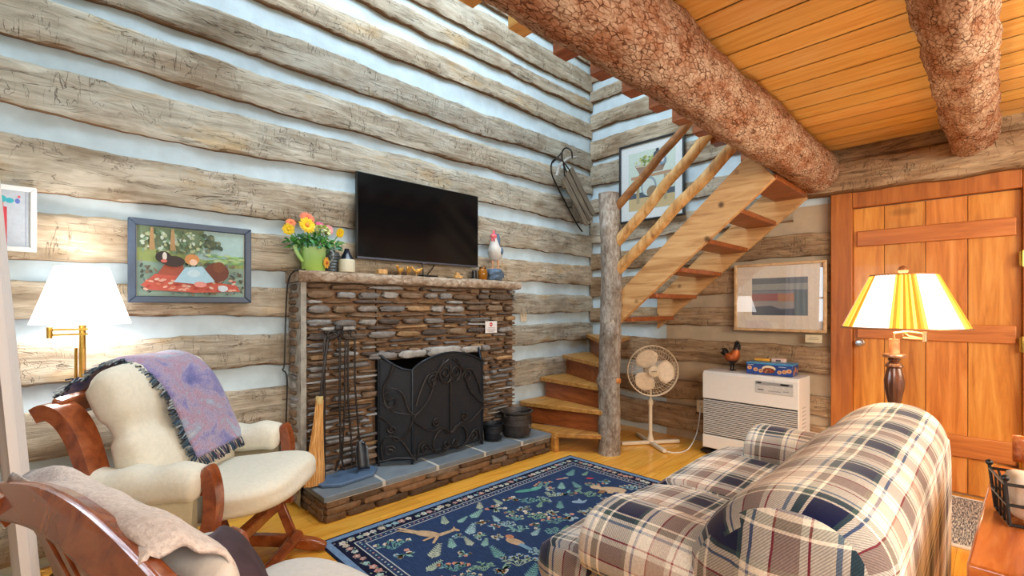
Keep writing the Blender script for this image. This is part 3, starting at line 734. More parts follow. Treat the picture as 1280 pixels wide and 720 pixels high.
def seatcush(x0, x1, ear):
    prof = [(-2.70, .30), (-2.4, .295), (-2.19, .29), (-2.125, .315), (-2.10, .37), (-2.115, .43), (-2.16, .468), (-2.25, .485), (-2.4, .488), (-2.55, .48), (-2.70, .465)]
    prof = [(p.x, p.y) for p in [Vector((a, b)) for a, b in prof]]
    prof = [(Y(a), b) for a, b in prof]
    # densify
    pr = []
    for i in range(len(prof)):
        a, b = prof[i], prof[(i + 1) % len(prof)]
        for j in range(3): pr.append((lerp(a[0], b[0], j / 3), lerp(a[1], b[1], j / 3)))
    def sag(t, A, B):
        c = (t - X(x0)) / (x1 - x0); B2 = B + (.018 * math.sin(PI * c) if B > .4 else 0) + .004 * nz(t * 8, A * 8)
        if ear > 0 and t > X(-1.885): A = max(A, Y(-2.335))
        if ear < 0 and t < X(-2.955): A = max(A, Y(-2.335))
        return A, B2
    m = M(); m.cush(pr, X(x0), X(x1), .045, 'x', 16, sag); return m.build('seat_cushion', PLAID, so, ang=80)
seatcush(-3.20, -2.425, -1); seatcush(-2.415, -1.64, 1)
def arm(cx, sgn):
    # rolled top over a narrower body
    pr = []
    pts = [(-.085, .08), (-.088, .40), (-.10, .455), (-.145, .475), (-.155, .53), (-.135, .59), (-.08, .63), (0, .643), (.08, .63), (.132, .59), (.15, .535), (.135, .48), (.09, .455), (.08, .40), (.085, .08)]
    for a, b in smooth([(a, b, 0) for a, b in pts], 2) and [(p.x, p.y) for p in smooth([(a, b, 0) for a, b in pts], 2)]: pr.append((X(cx) + a * sgn, b))
    if sgn < 0: pr = pr[::-1]
    m = M(); m.cush(pr[::-1], Y(-2.93), Y(-2.315), .04, 'y', 14, lambda t, A, B: (A + .005 * nz(t * 7, B * 8), B + (.006 * nz(t * 6, A * 9) if B > .45 else 0))); return m.build('arm', PLAID, so, ang=80)
arm(-3.085, 1); arm(-1.755, 1)
bp = [(-2.92, .06), (-2.92, .62), (-2.93, .67), (-2.98, .695), (-3.04, .685), (-3.07, .64), (-3.07, .06)]
pr = [(Y(p.x), p.y) for p in smooth([(a, b, 0) for a, b in bp], 4)]
m = M(); m.cush(pr[::-1], X(-3.22), X(-1.635), .05, 'x', 18); m.build('back_frame', PLAID, so, ang=80)
bp = [(-2.95, .45), (-2.70, .44), (-2.64, .47), (-2.625, .54), (-2.65, .63), (-2.70, .72), (-2.77, .79), (-2.85, .825), (-2.94, .83), (-3.01, .805), (-3.055, .75), (-3.06, .68), (-2.97, .60)]
pr = [(Y(p.x), p.y) for p in smooth([(a, b, 0) for a, b in bp + bp[:1]], 4)][:-1]
m = M(); m.cush(pr[::-1], X(-3.25), X(-1.66), .12, 'x', 24, lambda t, A, B: (A + .008 * nz(t * 5, B * 5), B + .010 * nz(t * 4 + 3, A * 4))); m.build('back_cushion', PLAID, so, ang=85)

# ------------------------------------------------------------------ glider armchairs (local +x forward)
def glider(name, label, loc, rz, slats, cush, pad, hb=1.0, scale=(1, 1, 1)):
    t = thing(name, label, 'armchair', loc, rz); t.scale = scale; up_ = .035 if slats else 0
    for s in (-1, 1):
        y = s * .335
        m = M(); pts = smooth([(-.37, y, .20), (-.395, y, .36), (-.435, y, .56), (-.485, y, .73 + up_ * .5), (-.535, y, .82 + up_), (-.59, y, .855 + up_), (-.625, y, .84 + up_)], 4)
        m.sweep(pts, [(-.024, -.045), (.024, -.045), (.024, .045), (-.024, .045)], (0, 1, 0), [1, 1, 1, 1, 1, 1] + [1 + .22 * k / (len(pts) - 7) for k in range(len(pts) - 6)])
        m.build('back_post', GLIDER, t, bevel=.008)
        m = M(); pts = smooth([(-.055, y, .24), (-.03, y, .32), (0, y, .42), (.005, y, .52), (-.012, y, .60), (-.03, y, .622)], 4)
        m.sweep(pts, [(-.026, -.03), (.026, -.03), (.026, .03), (-.026, .03)], (0, 1, 0), [.95] * (len(pts) - 3) + [.9, .75, .5]); m.build('arm_post', GLIDER, t, bevel=.008)
        m = M(); m.sweep(smooth([(-.5, y, .50), (-.25, y, .52), (-.03, y, .535)], 5), [(-.022, -.016), (.022, -.016), (.022, .016), (-.022, .016)], (0, 0, 1)); m.build('arm_rail', GLIDER, t, bevel=.006)
        m = M(); prf = [(p.x, p.y) for p in smooth([(-.05, .50, 0), (-.075, .53, 0), (-.075, .58, 0), (-.045, .622, 0), (0, .632, 0), (.045, .622, 0), (.075, .58, 0), (.075, .53, 0), (.05, .50, 0)], 3)]
        prf = [(a + y, b) for a, b in prf]
        m.cush([(a, b) for a, b in prf], -.50, -.03, .03, 'x', 14, lambda tt, A, B: (A, B + .008 * math.sin(tt * 38) * (1 if B > .6 else .3) + (tt + .25) * .05)); m.build('arm_pad', cush, t, ang=80)
        m = M(); m.grid(16, 8, lambda u, v: (lerp(-.47, -.05, u), y + s * (.028 + .022 * math.sin(PI * v) + .006 * nz(u * 7, v * 4, s)), lerp(.245, .53, v)))
        m.grid(16, 8, lambda u, v: (lerp(-.47, -.05, u), y + s * .012, lerp(.245, .53, v))); m.build('side_pocket', pad, t, ang=80)
        m = M(); m.bar((-.42, s * .27, .255), (.06, s * .27, .27), .04, .06); m.build('seat_rail', GLIDER, t, bevel=.006)
        m = M(); pts = smooth([(-.52, s * .235, .035), (-.3, s * .235, .06), (-.1, s * .235, .065), (.1, s * .235, .05), (.24, s * .235, .025)], 4); m.sweep(pts, [(-.024, -.028), (.024, -.028), (.024, .028), (-.024, .028)], (0, 0, 1), [.8] + [1] * (len(pts) - 3) + [.85, .6]); m.build('base_rail', GLIDER, t, bevel=.008)
        for xa, xb in ((-.34, -.27), (-.02, .06)):
            m = M(); m.bar((xa, s * .275, .25), (xb, s * .255, .08), .022, .045, (1, 0, 0)); m.build('swing_arm', GLIDER, t, bevel=.004)
    m = M(); m.tube([(.09, -.25, .075), (.09, .25, .075)], .03, 14); m.build('base_stretcher', GLIDER, t)
    m = M(); m.tube([(-.38, -.25, .075), (-.38, .25, .075)], .022, 12); m.build('base_stretcher', GLIDER, t)
    m = M(); m.bar((-.02, -.30, .235), (-.02, .30, .235), .05, .05); m.build('front_rail', GLIDER, t, bevel=.006)
    m = M(); m.bar((-.40, -.30, .235), (-.40, .30, .235), .05, .05); m.build('rear_rail', GLIDER, t, bevel=.006)
    m = M(); pts = [(-.595, lerp(-.335, .335, k / 12), .855 + up_ + (.045 if slats else .02) * math.sin(PI * k / 12)) for k in range(13)]
    m.sweep(pts, [(-.02, -.04), (.02, -.04), (.02, .04), (-.02, .04)], (.35, 0, 1)); m.build('crest_rail', GLIDER, t, bevel=.008)
    for k2 in range(7 if slats else 0):
        y = -.24 + .08 * k2; m = M(); pts = smooth([(-.39, y, .24), (-.42, y, .42), (-.49, y, .66 + up_ * .5), (-.59, y, .87 + up_ + .03 * math.cos(y * 4))], 4); m.sweep(pts, [(-.022, -.008), (.022, -.008), (.022, .008), (-.022, .008)], (1, 0, .3)); m.build('slat', GLIDER, t, bevel=.003)
    # cushions: padded seat and a two-lobed back
    m = M(); m.at((-.10, 0, .435), (0, -.10, 0)); m.sbox((0, 0, 0), (.325, .30, .078), 3.6, 14, .03, 3); m.build('seat_cushion', cush, t, ang=80)
    m = M()
    def bf(u, v):
        a = 2 * PI * v; return None
    pth = smooth([(-.29, 0, .42), (-.315, 0, .52), (-.345, 0, .64), (-.38, 0, .75), (-.42, 0, .86), (-.46, 0, .95), (-.495, 0, .985)], 4)
    pth = [Vector((-.495 + (p.x + .495) * (.5 if slats else 1), 0, .42 + (p.z - .42) * hb)) for p in pth]; n = len(pth)
    th_ = [(.045 + .045 * math.sqrt(max(0, math.sin(PI * min(1, (i + .35) / 13)))) if i < 13 else .035 + .06 * math.sqrt(max(0, math.sin(PI * min(1, (i - 12) / (n - 12.6)))))) for i in range(n)]
    if slats: th_ = [q * .6 for q in th_]
    wid = [.315 - (.02 if abs(i - 13) < 1.5 else 0) - (.05 * max(0, (i - n + 4)) / 4) for i in range(n)]
    rings = []
    for i, p in enumerate(pth):
        a = pth[max(0, i - 1)]; b = pth[min(n - 1, i + 1)]; tg = (b - a).normalized(); nr = Vector((tg.z, 0, -tg.x)); ring = []
        for j in range(28):
            ang = 2 * PI * j / 28; cx_, sx_ = math.cos(ang), math.sin(ang)
            pw = lambda q, e: math.copysign(abs(q) ** e, q)
            ring.append(m.V(p + Vector((0, 1, 0)) * wid[i] * pw(cx_, .35) + nr * th_[i] * pw(sx_, .7)))
        rings.append(ring)
    for A, B in zip(rings, rings[1:]):
        for j in range(28): m.F((A[j], A[(j + 1) % 28], B[(j + 1) % 28], B[j]))
    m.F(rings[0][::-1]); m.F(rings[-1]); m.build('back_cushion', cush, t, ang=75)
    return t
glider('glider_armchair', 'cream cushioned wooden glider armchair with a purple throw over its back', (-3.685, -.815, 0), R(-42), False, CREAM, BEIGE, .97)
GREYC = plain('pale_grey_upholstery', S(214, 210, 204), .9, var=.05, scale=60, bump=.2, spec=.15)
C2 = (-3.88, -1.98, .0066); C2R = R(14.7); C2S = (.8, 1, .95)
glider('glider_armchair', 'slatted wooden glider armchair seen from behind, pale throw on its back', C2, C2R, True, GREYC, GREYC, .84, C2S)

# throws and pillow
def throw(name, label, mat, fmat, loc, rz, path, y0, y1, shift, fringe=True, wob=.006, scale=(1, 1, 1)):
    t = thing(name, label, 'throw blanket', loc, rz); t.scale = scale
    P = smooth(path, 6); n = len(P)
    def fn(u, v):
        f = u * (n - 1); i = min(int(f), n - 2); p = P[i].lerp(P[i + 1], f - i)
        a = P[i]; b = P[i + 1]; tg = (b - a).normalized(); nr = Vector((-tg.z, 0, tg.x))
        if nr.x + nr.z < 0: nr = -nr
        return p + Vector((0, lerp(y0, y1, v) + shift(u), 0)) + nr * (wob * nz(u * 5, v * 4, 2) + .012 * (1 - abs(2 * v - 1) ** 6) - .01)
    m = M(); m.grid(60, 24, fn); o = m.build('blanket', mat, t, ang=85)
    s_ = o.modifiers.new('thickness', 'SOLIDIFY'); s_.thickness = .008; s_.offset = 0
    if fringe:
        m = M(); q = random.Random(5)
        for i in range(150):
            u = i / 149; p = fn(u, 0); d = Vector((q.uniform(-.012, .012), -q.uniform(.02, .045), q.uniform(-.02, .012))); g = q.choice([S(48, 66, 84), S(84, 108, 126), S(160, 170, 176), S(40, 48, 62)]); m.c(g); m.tube([p, p + d * .5 + Vector((.006, 0, .006)), p + d], .0035, 4)
        for i in range(90):
            v = i / 89; p = fn(1, v); p0 = fn(.97, v); d = (p - p0).normalized() * q.uniform(.03, .05) + Vector((q.uniform(-.008, .012), q.uniform(-.012, .012), 0)); g = q.choice([S(48, 66, 84), S(150, 130, 120), S(190, 180, 170), S(40, 48, 62), S(120, 90, 110)]); m.c(g); m.tube([p, p + d * .5 + Vector((.004, 0, 0)), p + d], .0035, 4)
        o2 = m.build('fringe', fmat, t, 'stuff')
    return t
k = N('watercolour_throw'); a = k.noise(k.coords((3, 3, 5)), 1.7, 5, .62, .5); r = k.ramp(a, 'Fac', [(.28, S(92, 100, 158)), (.40, S(134, 128, 180)), (.48, S(170, 156, 184)), (.54, S(178, 142, 164)), (.62, S(160, 172, 196)), (.72, S(200, 186, 182))])
f = k.noise(k.coords(), 150, 2); rf = k.ramp(f, 'Fac', [(.3, (.7,) * 3), (.7, (1.12,) * 3)]); mx = k.mix((r, 0), (rf, 0), 1, 'MULTIPLY'); k.l(mx, 2, k.b, 'Base Color'); k.set(Roughness=1, Sheen_Weight=.3, Specular_IOR_Level=.05); k.bump(f, 'Fac', .5, .004)
FR = vcol('yarn_fringe', .95, .1, 50)
throw('throw_blanket', 'purple and blue fringed throw draped over the cream armchair', k.m, FR, (-3.685, -.815, 0), R(-42), [(-.665, 0, .80), (-.66, 0, .89), (-.60, 0, .965), (-.51, 0, 1.03), (-.415, 0, 1.015), (-.33, 0, .93), (-.275, 0, .81), (-.235, 0, .68), (-.205, 0, .585)], -.17, .21, lambda u: lerp(-.06, .09, u))
k = N('pale_fleece'); f = k.noise(k.coords(), 90, 3); r = k.ramp(f, 'Fac', [(.3, S(196, 184, 180)), (.7, S(232, 224, 220))]); k.l(r, 0, k.b, 'Base Color'); k.set(Roughness=1, Sheen_Weight=.4, Specular_IOR_Level=.05); k.bump(f, 'Fac', .6, .006)
throw('fleece_throw', 'pale pinkish grey fleece throw over the slatted armchair back', k.m, FR, C2, C2R, [(-.59, 0, .925), (-.575, 0, .950), (-.53, 0, .955), (-.48, 0, .925), (-.44, 0, .86), (-.405, 0, .78)], -.29, .31, lambda u: lerp(.0, -.02, u), False, .02, C2S)
m = M(); m.at((-.10, .17, .565), (0, -.5, -.35)); m.sbox((0, 0, 0), (.055, .14, .11), 2.6, 12, .12, 6)
o = tag(m.build('throw_pillow', plain('plum_velvet', S(66, 46, 52), .85, var=.3, scale=14, bump=.2), None, ang=85), 'dark plum velvet pillow on the slatted armchair', 'pillow'); place(o, C2, C2R)

# ------------------------------------------------------------------ lamps
def emis(name, col, st, use=False, tr=.0):
    k = N(name); k.set(Base_Color=col, Roughness=.8, Emission_Color=col, Emission_Strength=st)
    if use:
        at = k.n('ShaderNodeAttribute'); at.attribute_name = 'Col'; k.l(at, 0, k.b, 'Base Color'); k.l(at, 0, k.b, 'Emission Color')
    return k.m
l1 = thing('floor_lamp', 'brass floor lamp with glowing white shade beside the cream armchair', 'floor lamp', (-4.255, -.22, 0), 0, 'floor lamps')
m = M(); m.lathe([(.13, 0), (.13, .012), (.12, .022), (.05, .03), (.016, .05), (.012, .06)], 28); m.build('base', BRASS, l1)
m = M(); m.tube([(0, 0, .05), (0, 0, 1.12)], .0125, 14); m.tube([(-.022, .012, .3), (-.022, .012, 1.06)], .006, 8); m.build('pole', BRASS, l1)
m = M(); m.bar((-.11, -.02, 1.148), (.02, -.02, 1.148), .01, .01); m.bar((-.11, -.02, 1.125), (.02, -.02, 1.125), .01, .01); m.tube([(-.11, -.02, 1.11), (-.11, -.02, 1.16)], .011, 10); m.build('swing_arm', BRASS, l1)
m = M(); m.tube([(0, 0, 1.12), (0, 0, 1.26)], .014, 12); m.build('socket', BRASS, l1)
m = M(); m.lathe([(.178, 1.172), (.178, 1.176), (.098, 1.432), (.096, 1.436)], 40, cap=False); m.build('lamp_shade', emis('lit_white_shade', (1, .98, .95, 1), 2.6), l1)
l2 = thing('floor_lamp', 'dark turned wood floor lamp with gold striped shade near the door', 'floor lamp', (-1.482, -2.861, 0), 0, 'floor lamps')
DW = wood('dark_turned_wood', S(52, 28, 16), S(92, 52, 32), S(124, 76, 48), (9, 9, 1.5), .3, .05, coat=.4)
m = M(); m.lathe([(.12, 0), (.12, .02), (.10, .035), (.06, .05), (.035, .08), (.025, .11)], 28); m.build('base', DW, l2)
m = M(); m.lathe([(.02, .10), (.026, .2), (.02, .3), (.024, .5), (.018, .66), (.024, .68), (.024, .70), (.016, .715), (.03, .735), (.016, .75), (.024, .76), (.018, .78), (.024, .80), (.036, .86), (.038, .90), (.03, .945), (.026, .96), (.034, .968), (.03, .98), (.018, .99), (.024, 1.0), (.02, 1.01)], 36, flute=lambda a: 1 + .05 * math.cos(12 * a)); m.build('turned_pole', DW, l2)
m = M(); m.lathe([(.044, 1.012), (.046, 1.02), (.044, 1.026)], 24); m.build('cap_plate', plain('copper_cap', S(190, 140, 110), .3, .8), l2)
CU = bpy.data.materials['copper_cap']
m = M(); m.tube([(0, 0, 1.026), (0, 0, 1.098)], .021, 16); m.build('switch_housing', wood('housing', S(150, 96, 64), S(190, 134, 96), S(214, 164, 126)), l2)
m = M(); m.tube([(0, 0, 1.098), (0, 0, 1.125), (.02, -.05, 1.135), (.04, -.105, 1.125)], .006, 8); m.tube([(.04, -.105, 1.09), (.04, -.105, 1.135)], .011, 10); m.tube([(.04, -.105, 1.098), (.0, -.03, 1.105)], .006, 8); m.tube([(.027, -.03, 1.115), (.027, -.03, 1.42)], .005, 8); m.tube([(.04, -.105, 1.10), (.03, -.05, 1.112), (.027, -.03, 1.13)], .006, 8); m.build('swing_arm', plain('brushed_brass', S(214, 180, 140), .3, .9), l2)
m = M(); m.lathe([(.004, 1.405), (.016, 1.41), (.022, 1.425), (.016, 1.44), (.004, 1.448)], 14, (.027, -.03, 0)); m.build('finial', CU, l2)
m = M(); m.at((.027, -.03, 0)); ns = 120; gold = [S(196, 120, 30), S(240, 186, 60), S(206, 132, 36), S(250, 206, 90)]
def sh(i):
    p = (i / ns * 10 + .28) % 2
    return (1, .97, .90, 1) if p < 1.05 else gold[int(p * 14) % 4]
for i in range(ns):
    a, b = 2 * PI * i / ns, 2 * PI * (i + 1) / ns; w_ = .003 if i % 2 else -.0; w2 = .003 if (i + 1) % 2 else 0
    for (r0, z0), (r1, z1) in (((.237, 1.152), (.126, 1.402)),):
        m.F([m.V(((r0 + w_) * math.cos(a), (r0 + w_) * math.sin(a), z0)), m.V(((r0 + w2) * math.cos(b), (r0 + w2) * math.sin(b), z0)), m.V(((r1 + w2) * math.cos(b), (r1 + w2) * math.sin(b), z1)), m.V(((r1 + w_) * math.cos(a), (r1 + w_) * math.sin(a), z1))], sh(i))
shd = m.build('lamp_shade', emis('lit_pleated_shade', (1, 1, 1, 1), 1.35, True), l2)
m = M(); m.at((.027, -.03, 0)); m.tube([(.239 * math.cos(2 * PI * k / 48), .239 * math.sin(2 * PI * k / 48), 1.152) for k in range(48)], .005, 6, closed=True); m.build('bottom_trim', CU, shd)
m = M(); m.at((.027, -.03, 0)); m.tube([(.127 * math.cos(2 * PI * k / 48), .127 * math.sin(2 * PI * k / 48), 1.402) for k in range(48)], .004, 6, closed=True); m.build('top_trim', CU, shd)
# ------------------------------------------------------------------ television over the mantel
t = thing('television', 'large flat black television mounted above the stone mantel', 'television', (-2.322, -.15, 1.585), 0)
m = M(); m.box((0, .018, .30), (1.085, .03, .60)); m.build('casing', BLACK, t, bevel=.004)
k = N('screen_glass'); k.set(Base_Color=(.004, .004, .005, 1), Roughness=.12, Specular_IOR_Level=.25); 
m = M(); m.box((0, .001, .305), (1.065, .005, .575)); m.build('screen', k.m, t, flat=True)
m = M(); m.box((0, 0, .006), (1.085, .008, .012)); m.box((0, 0, .0), (.035, .01, .012)); m.build('lower_trim', plain('grey_trim', S(92, 96, 112), .3, .5), t, bevel=.002)
m = M(); m.box((0, .06, .3), (.3, .06, .3)); m.build('wall_bracket', IRON, t)
t = thing('media_player', 'small flat black box with a cable under the television', 'media box', (-2.27, -.13, 1.48))
m = M(); m.box((0, 0, .009), (.13, .07, .016)); m.build('box_body', BLACK, t, bevel=.003)
m = M(); m.tube(smooth([(0, .03, .012), (.04, .05, .04), (.09, .06, .09), (.12, .08, .13)], 4), .004, 6); m.tube([(-.03, .02, .012), (-.035, .03, .11)], .006, 6); m.build('cable', BLACK, t)

# ------------------------------------------------------------------ watering can and its flowers
cx, cy = -3.155, -.14
t = thing('watering_can', 'lime green metal watering can full of flowers on the mantel', 'watering can', (cx, cy, 1.48))
k = N('green_enamel'); mp = k.coords(); sx = k.n('ShaderNodeSeparateXYZ'); k.l(mp, 0, sx, 0); r = k.ramp(k.math('MULTIPLY', (sx, 2), 6.0), 0, [(.0, S(168, 204, 90)), (.5, S(164, 210, 120)), (1, S(190, 226, 160))]); k.l(r, 0, k.b, 'Base Color'); k.set(Roughness=.3)
m = M(); m.lathe([(.068, 0), (.07, .004), (.076, .15), (.078, .153), (.074, .153), (.066, .01)], 32); m.build('can_body', k.m, t)
m = M(); m.tube(smooth([(-.07, -.01, .06), (-.10, -.012, .10), (-.118, -.01, .15), (-.10, 0, .17)], 5), [.012] * 16, 10); m.build('spout', k.m, t)
m = M(); m.tube(smooth([(.07, 0, .045), (.10, -.01, .06), (.125, -.015, .10), (.118, -.01, .14), (.075, 0, .145)], 5), .006, 8); m.build('handle', plain('galvanised', S(176, 186, 190), .35, .8), t)
OR1, YEL, COR, PNK, LPK = S(236, 150, 40), S(250, 208, 20), S(236, 120, 80), S(240, 90, 140), S(244, 168, 172)
PET = vcol('petals', .6, .12, 40)
m = M(); 
for i in range(14):
    a = 2 * PI * i / 14; m.c(S(240, 180, 70)); m.at((.058, -.062, .055), (0, 0, .65)); m.disc((.022 * math.cos(a), 0 - .002 * (i % 2), .022 * math.sin(a)), .017, .007, 8, a)
m.c(S(190, 90, 30)); m.sbox((0, -.005, 0), (.011, .006, .011), 2, 5); m.at(); m.build('daisy_ornament', PET, t)
def bloom(name, label, p, r, col, ctr, tilt, petals=16, dome=False):
    t = thing(name, label, 'flower', p, 0, 'cut flowers in the green watering can')
    m = M(); q = random.Random(int(r * 9999) + petals); base = Matrix.Rotation(tilt[1], 4, 'Z') @ Matrix.Rotation(tilt[0], 4, 'X')
    for layer in range(4 if dome else 2):
        n = petals - layer * 3; rr = r * (1 - .22 * layer)
        for i in range(n):
            a = 2 * PI * i / n + layer * .2 + q.uniform(-.05, .05); g = q.uniform(.86, 1.06); m.c((col[0] * g, col[1] * g, col[2] * g, 1)); m.T = base @ Matrix.Rotation(a, 4, 'Y')
            L = rr * q.uniform(.92, 1.04); w = rr * 2.4 / n + .003; lift = -.12 * rr - layer * .14 * rr
            m.grid(3, 2, lambda u, v, L=L, w=w, lift=lift: (lerp(.12, 1, u) * L, lift * math.sin(u * 2.2) + .12 * w * abs(v - .5), (v - .5) * w * 2 * math.sin(PI * min(1, .18 + u * .78))))
    m.build('petals', PET, t, ang=60)
    m = M(); m.T = base; m.c(ctr); m.sbox((0, -.12 * r, 0), (r * .26, r * .16, r * .26), 2, 6); m.build('flower_center', PET, t)
    m = M(); p = Vector(p); e = Vector((cx + .2 * (p.x - cx), cy + .2 * (p.y - cy), 1.50)) - p; m.tube([(0, .006, 0), e * .5 + Vector((0, .01, .01)), e], .003, 6); m.build('flower_stem', plain('stem_green', S(86, 140, 60), .6) if 'stem_green' not in bpy.data.materials else bpy.data.materials['stem_green'], t)
bloom('gerbera', 'big yellow gerbera bloom facing out of the watering can', (-3.225, -.215, 1.758), .055, YEL, S(240, 150, 60), (-.25, .1), 22)
bloom('gerbera', 'smaller yellow bloom lowest over the spout side of the watering can', (-3.318, -.17, 1.728), .038, S(250, 216, 40), S(236, 190, 40), (.15, -.4), 16)
bloom('gerbera', 'yellow bloom standing apart nearest the television', (-2.985, -.15, 1.745), .036, S(250, 210, 20), S(240, 180, 30), (.2, .3), 16)
bloom('zinnia', 'coral orange bloom at the top of the bouquet', (-3.195, -.14, 1.815), .052, COR, S(220, 90, 60), (-.55, .1), 18, True)
bloom('zinnia', 'small orange bloom behind the big yellow gerbera', (-3.29, -.13, 1.775), .034, S(240, 130, 70), S(220, 100, 50), (-.5, -.2), 14, True)
bloom('carnation', 'hot pink bloom in the bouquet near the wall', (-3.095, -.10, 1.785), .036, PNK, S(226, 70, 120), (-.7, .2), 16, True)
bloom('carnation', 'pale pink bloom below the hot pink bloom', (-3.07, -.17, 1.752), .036, LPK, S(236, 140, 150), (-.1, .2), 16, True)
t = thing('hydrangea', 'pale green hydrangea head at the middle of the bouquet', 'flower', (-3.13, -.19, 1.728), 0, 'cut flowers in the green watering can')
m = M(); q = random.Random(4)
for i in range(90):
    a, b = q.uniform(0, 2 * PI), q.uniform(-.3, 1.4); d = Vector((math.cos(a) * math.cos(b), math.sin(a) * math.cos(b), math.sin(b) * .8)) * .052; g = q.uniform(.8, 1.1); m.c((S(214, 222, 160)[0] * g, S(214, 222, 160)[1] * g, S(200, 216, 150)[2] * g, 1)); m.at(d, (q.uniform(-1, 1), q.uniform(-1, 1), a)); m.disc((0, 0, 0), .012, n=6, plane='xy')
m.at(); m.build('florets', PET, t, flat=True)
m = M(); m.tube([(0, 0, .02), (-.01, .02, -.1), (-.015, .03, -.22)], .004, 6); m.build('flower_stem', bpy.data.materials['stem_green'], t)
m = M(); q = random.Random(9)
for i in range(340):
    a = q.uniform(0, 2 * PI); rr = q.uniform(.02, .17); x = rr * math.cos(a) * 1.0; y = rr * math.sin(a) * .45 - .02; z = .20 + .03 * nz(x * 20, y * 20) - rr * .28 + q.uniform(-.02, .035) + (.0 if x < .1 else -.01)
    if y > .1: continue
    col = q.choice([S(70, 150, 60), S(110, 190, 90), S(150, 206, 130), S(90, 160, 120), S(110, 170, 160), S(60, 120, 50)]); m.c(col); l = q.uniform(.025, .045)
    m.at((x, y, z), (q.uniform(-.9, .9), q.uniform(-.9, .9), a)); m.grid(3, 2, lambda u, v: (u * l, (v - .5) * l * .55 * math.sin(PI * min(1, .1 + .85 * u)), .15 * l * math.sin(PI * u) + .1 * l * abs(v - .5)))
for x in (-.1, -.03, .05, .12): m.c(S(70, 130, 56)); m.at(); m.tube([(x, -.02, .17), (x * .4, 0, .08), (x * .2, 0, .02)], .003, 5)
o = tag(m.build('foliage_sprigs', vcol('leafage', .55, .15, 40), None, 'stuff', ang=60), 'leafy green sprigs spilling over the watering can rim', 'foliage'); place(o, (cx, cy, 1.48)); o['kind'] = 'stuff'

t = thing('ribbed_jar', 'grey ribbed metal jar behind the cream jug on the mantel', 'jar', (-3.02, -.11, 1.48))
m = M(); m.lathe([(.045, 0)] + [(.052 + .003 * math.sin(i * 1.6), .006 + i * .005) for i in range(22)] + [(.044, .125), (.044, .135)], 24); m.build('jar_body', plain('grey_tin', S(120, 124, 128), .4, .6, var=.25), t)
t = thing('stoneware_jug', 'cream jug with a black glazed neck on the mantel', 'jug', (-2.955, -.19, 1.48))
m = M(); m.lathe([(.048, 0), (.052, .004), (.052, .08), (.048, .086)], 28); m.build('jug_body', plain('cream_stoneware', S(212, 204, 180), .4, var=.06), t)
m = M(); m.lathe([(.048, .086), (.038, .10), (.022, .13), (.015, .15), (.015, .158), (.004, .16)], 28); m.build('jug_neck', plain('black_glaze', S(22, 24, 40), .12), t)

GOLD = plain('gilded_wood', S(206, 152, 70), .4, .3)
def wee_bird(label, loc, rz):
    t = thing('bird_figurine', label, 'figurine', loc, rz, 'little carved birds on the mantel')
    m = M(); m.tube(smooth([(-.045, 0, .062), (-.025, 0, .046), (0, 0, .036), (.018, 0, .042), (.03, 0, .058), (.038, 0, .066), (.052, 0, .062)], 4), [.002, .004, .007, .010, .013, .0155, .017, .0175, .017, .016, .014, .012, .010, .009, .009, .009, .0095, .010, .010, .009, .007, .005, .003, .002, .001], 10); m.build('body', GOLD, t)
    for s in (-1, 1):
        m = M(); m.tube([(0, s * .006, .028), (.003, s * .007, .0)], .0022, 6); m.build('leg', GOLD, t)
wee_bird('gilded bird figurine facing the flowers, first of three under the television', (-2.56, -.20, 1.48), R(205))
wee_bird('upright gilded bird figurine in the middle of three under the television', (-2.49, -.20, 1.48), R(70))
wee_bird('gilded bird figurine with raised tail, last of three under the television', (-2.42, -.20, 1.48), R(150))
m = M(); m.box((0, 0, .018), (.07, .04, .034)); o = tag(m.build('wooden_block', PEELED, None, bevel=.003), 'small pale wooden block near the jug end of the mantel', 'block'); place(o, (-2.70, -.19, 1.481))
m = M(); m.box((0, 0, .012), (.075, .035, .022)); m.box((-.008, 0, .034), (.035, .03, .024)); o = tag(m.build('wooden_block', PEELED, None, bevel=.003), 'stepped pale wooden block under the far end of the television', 'block'); place(o, (-2.02, -.18, 1.481))
t = thing('amber_jar', 'amber glass jar on the mantel beside the white rooster', 'jar', (-1.745, -.165, 1.48))
k = N('amber_glass'); k.set(Base_Color=S(190, 120, 30), Roughness=.08, Transmission_Weight=.4, IOR=1.45)
m = M(); m.lathe([(.03, 0), (.036, .006), (.042, .05), (.04, .075), (.03, .09), (.028, .094)], 24); m.build('jar_body', k.m, t)
m = M(); m.lathe([(.03, .094), (.031, .108), (.012, .114), (.002, .115)], 20); m.build('lid', plain('bronze_lid', S(110, 76, 40), .3, .8), t)
t = thing('candle', 'dark candle in a black holder beside the amber jar', 'candle', (-1.80, -.12, 1.48)); m = M(); m.lathe([(.026, 0), (.026, .02), (.02, .024), (.02, .08), (.002, .082)], 18); m.build('candle_body', BLACK, t); m = M(); m.tube([(0, 0, .08), (.001, 0, .095)], .0015, 5); m.build('wick', IRON, t)

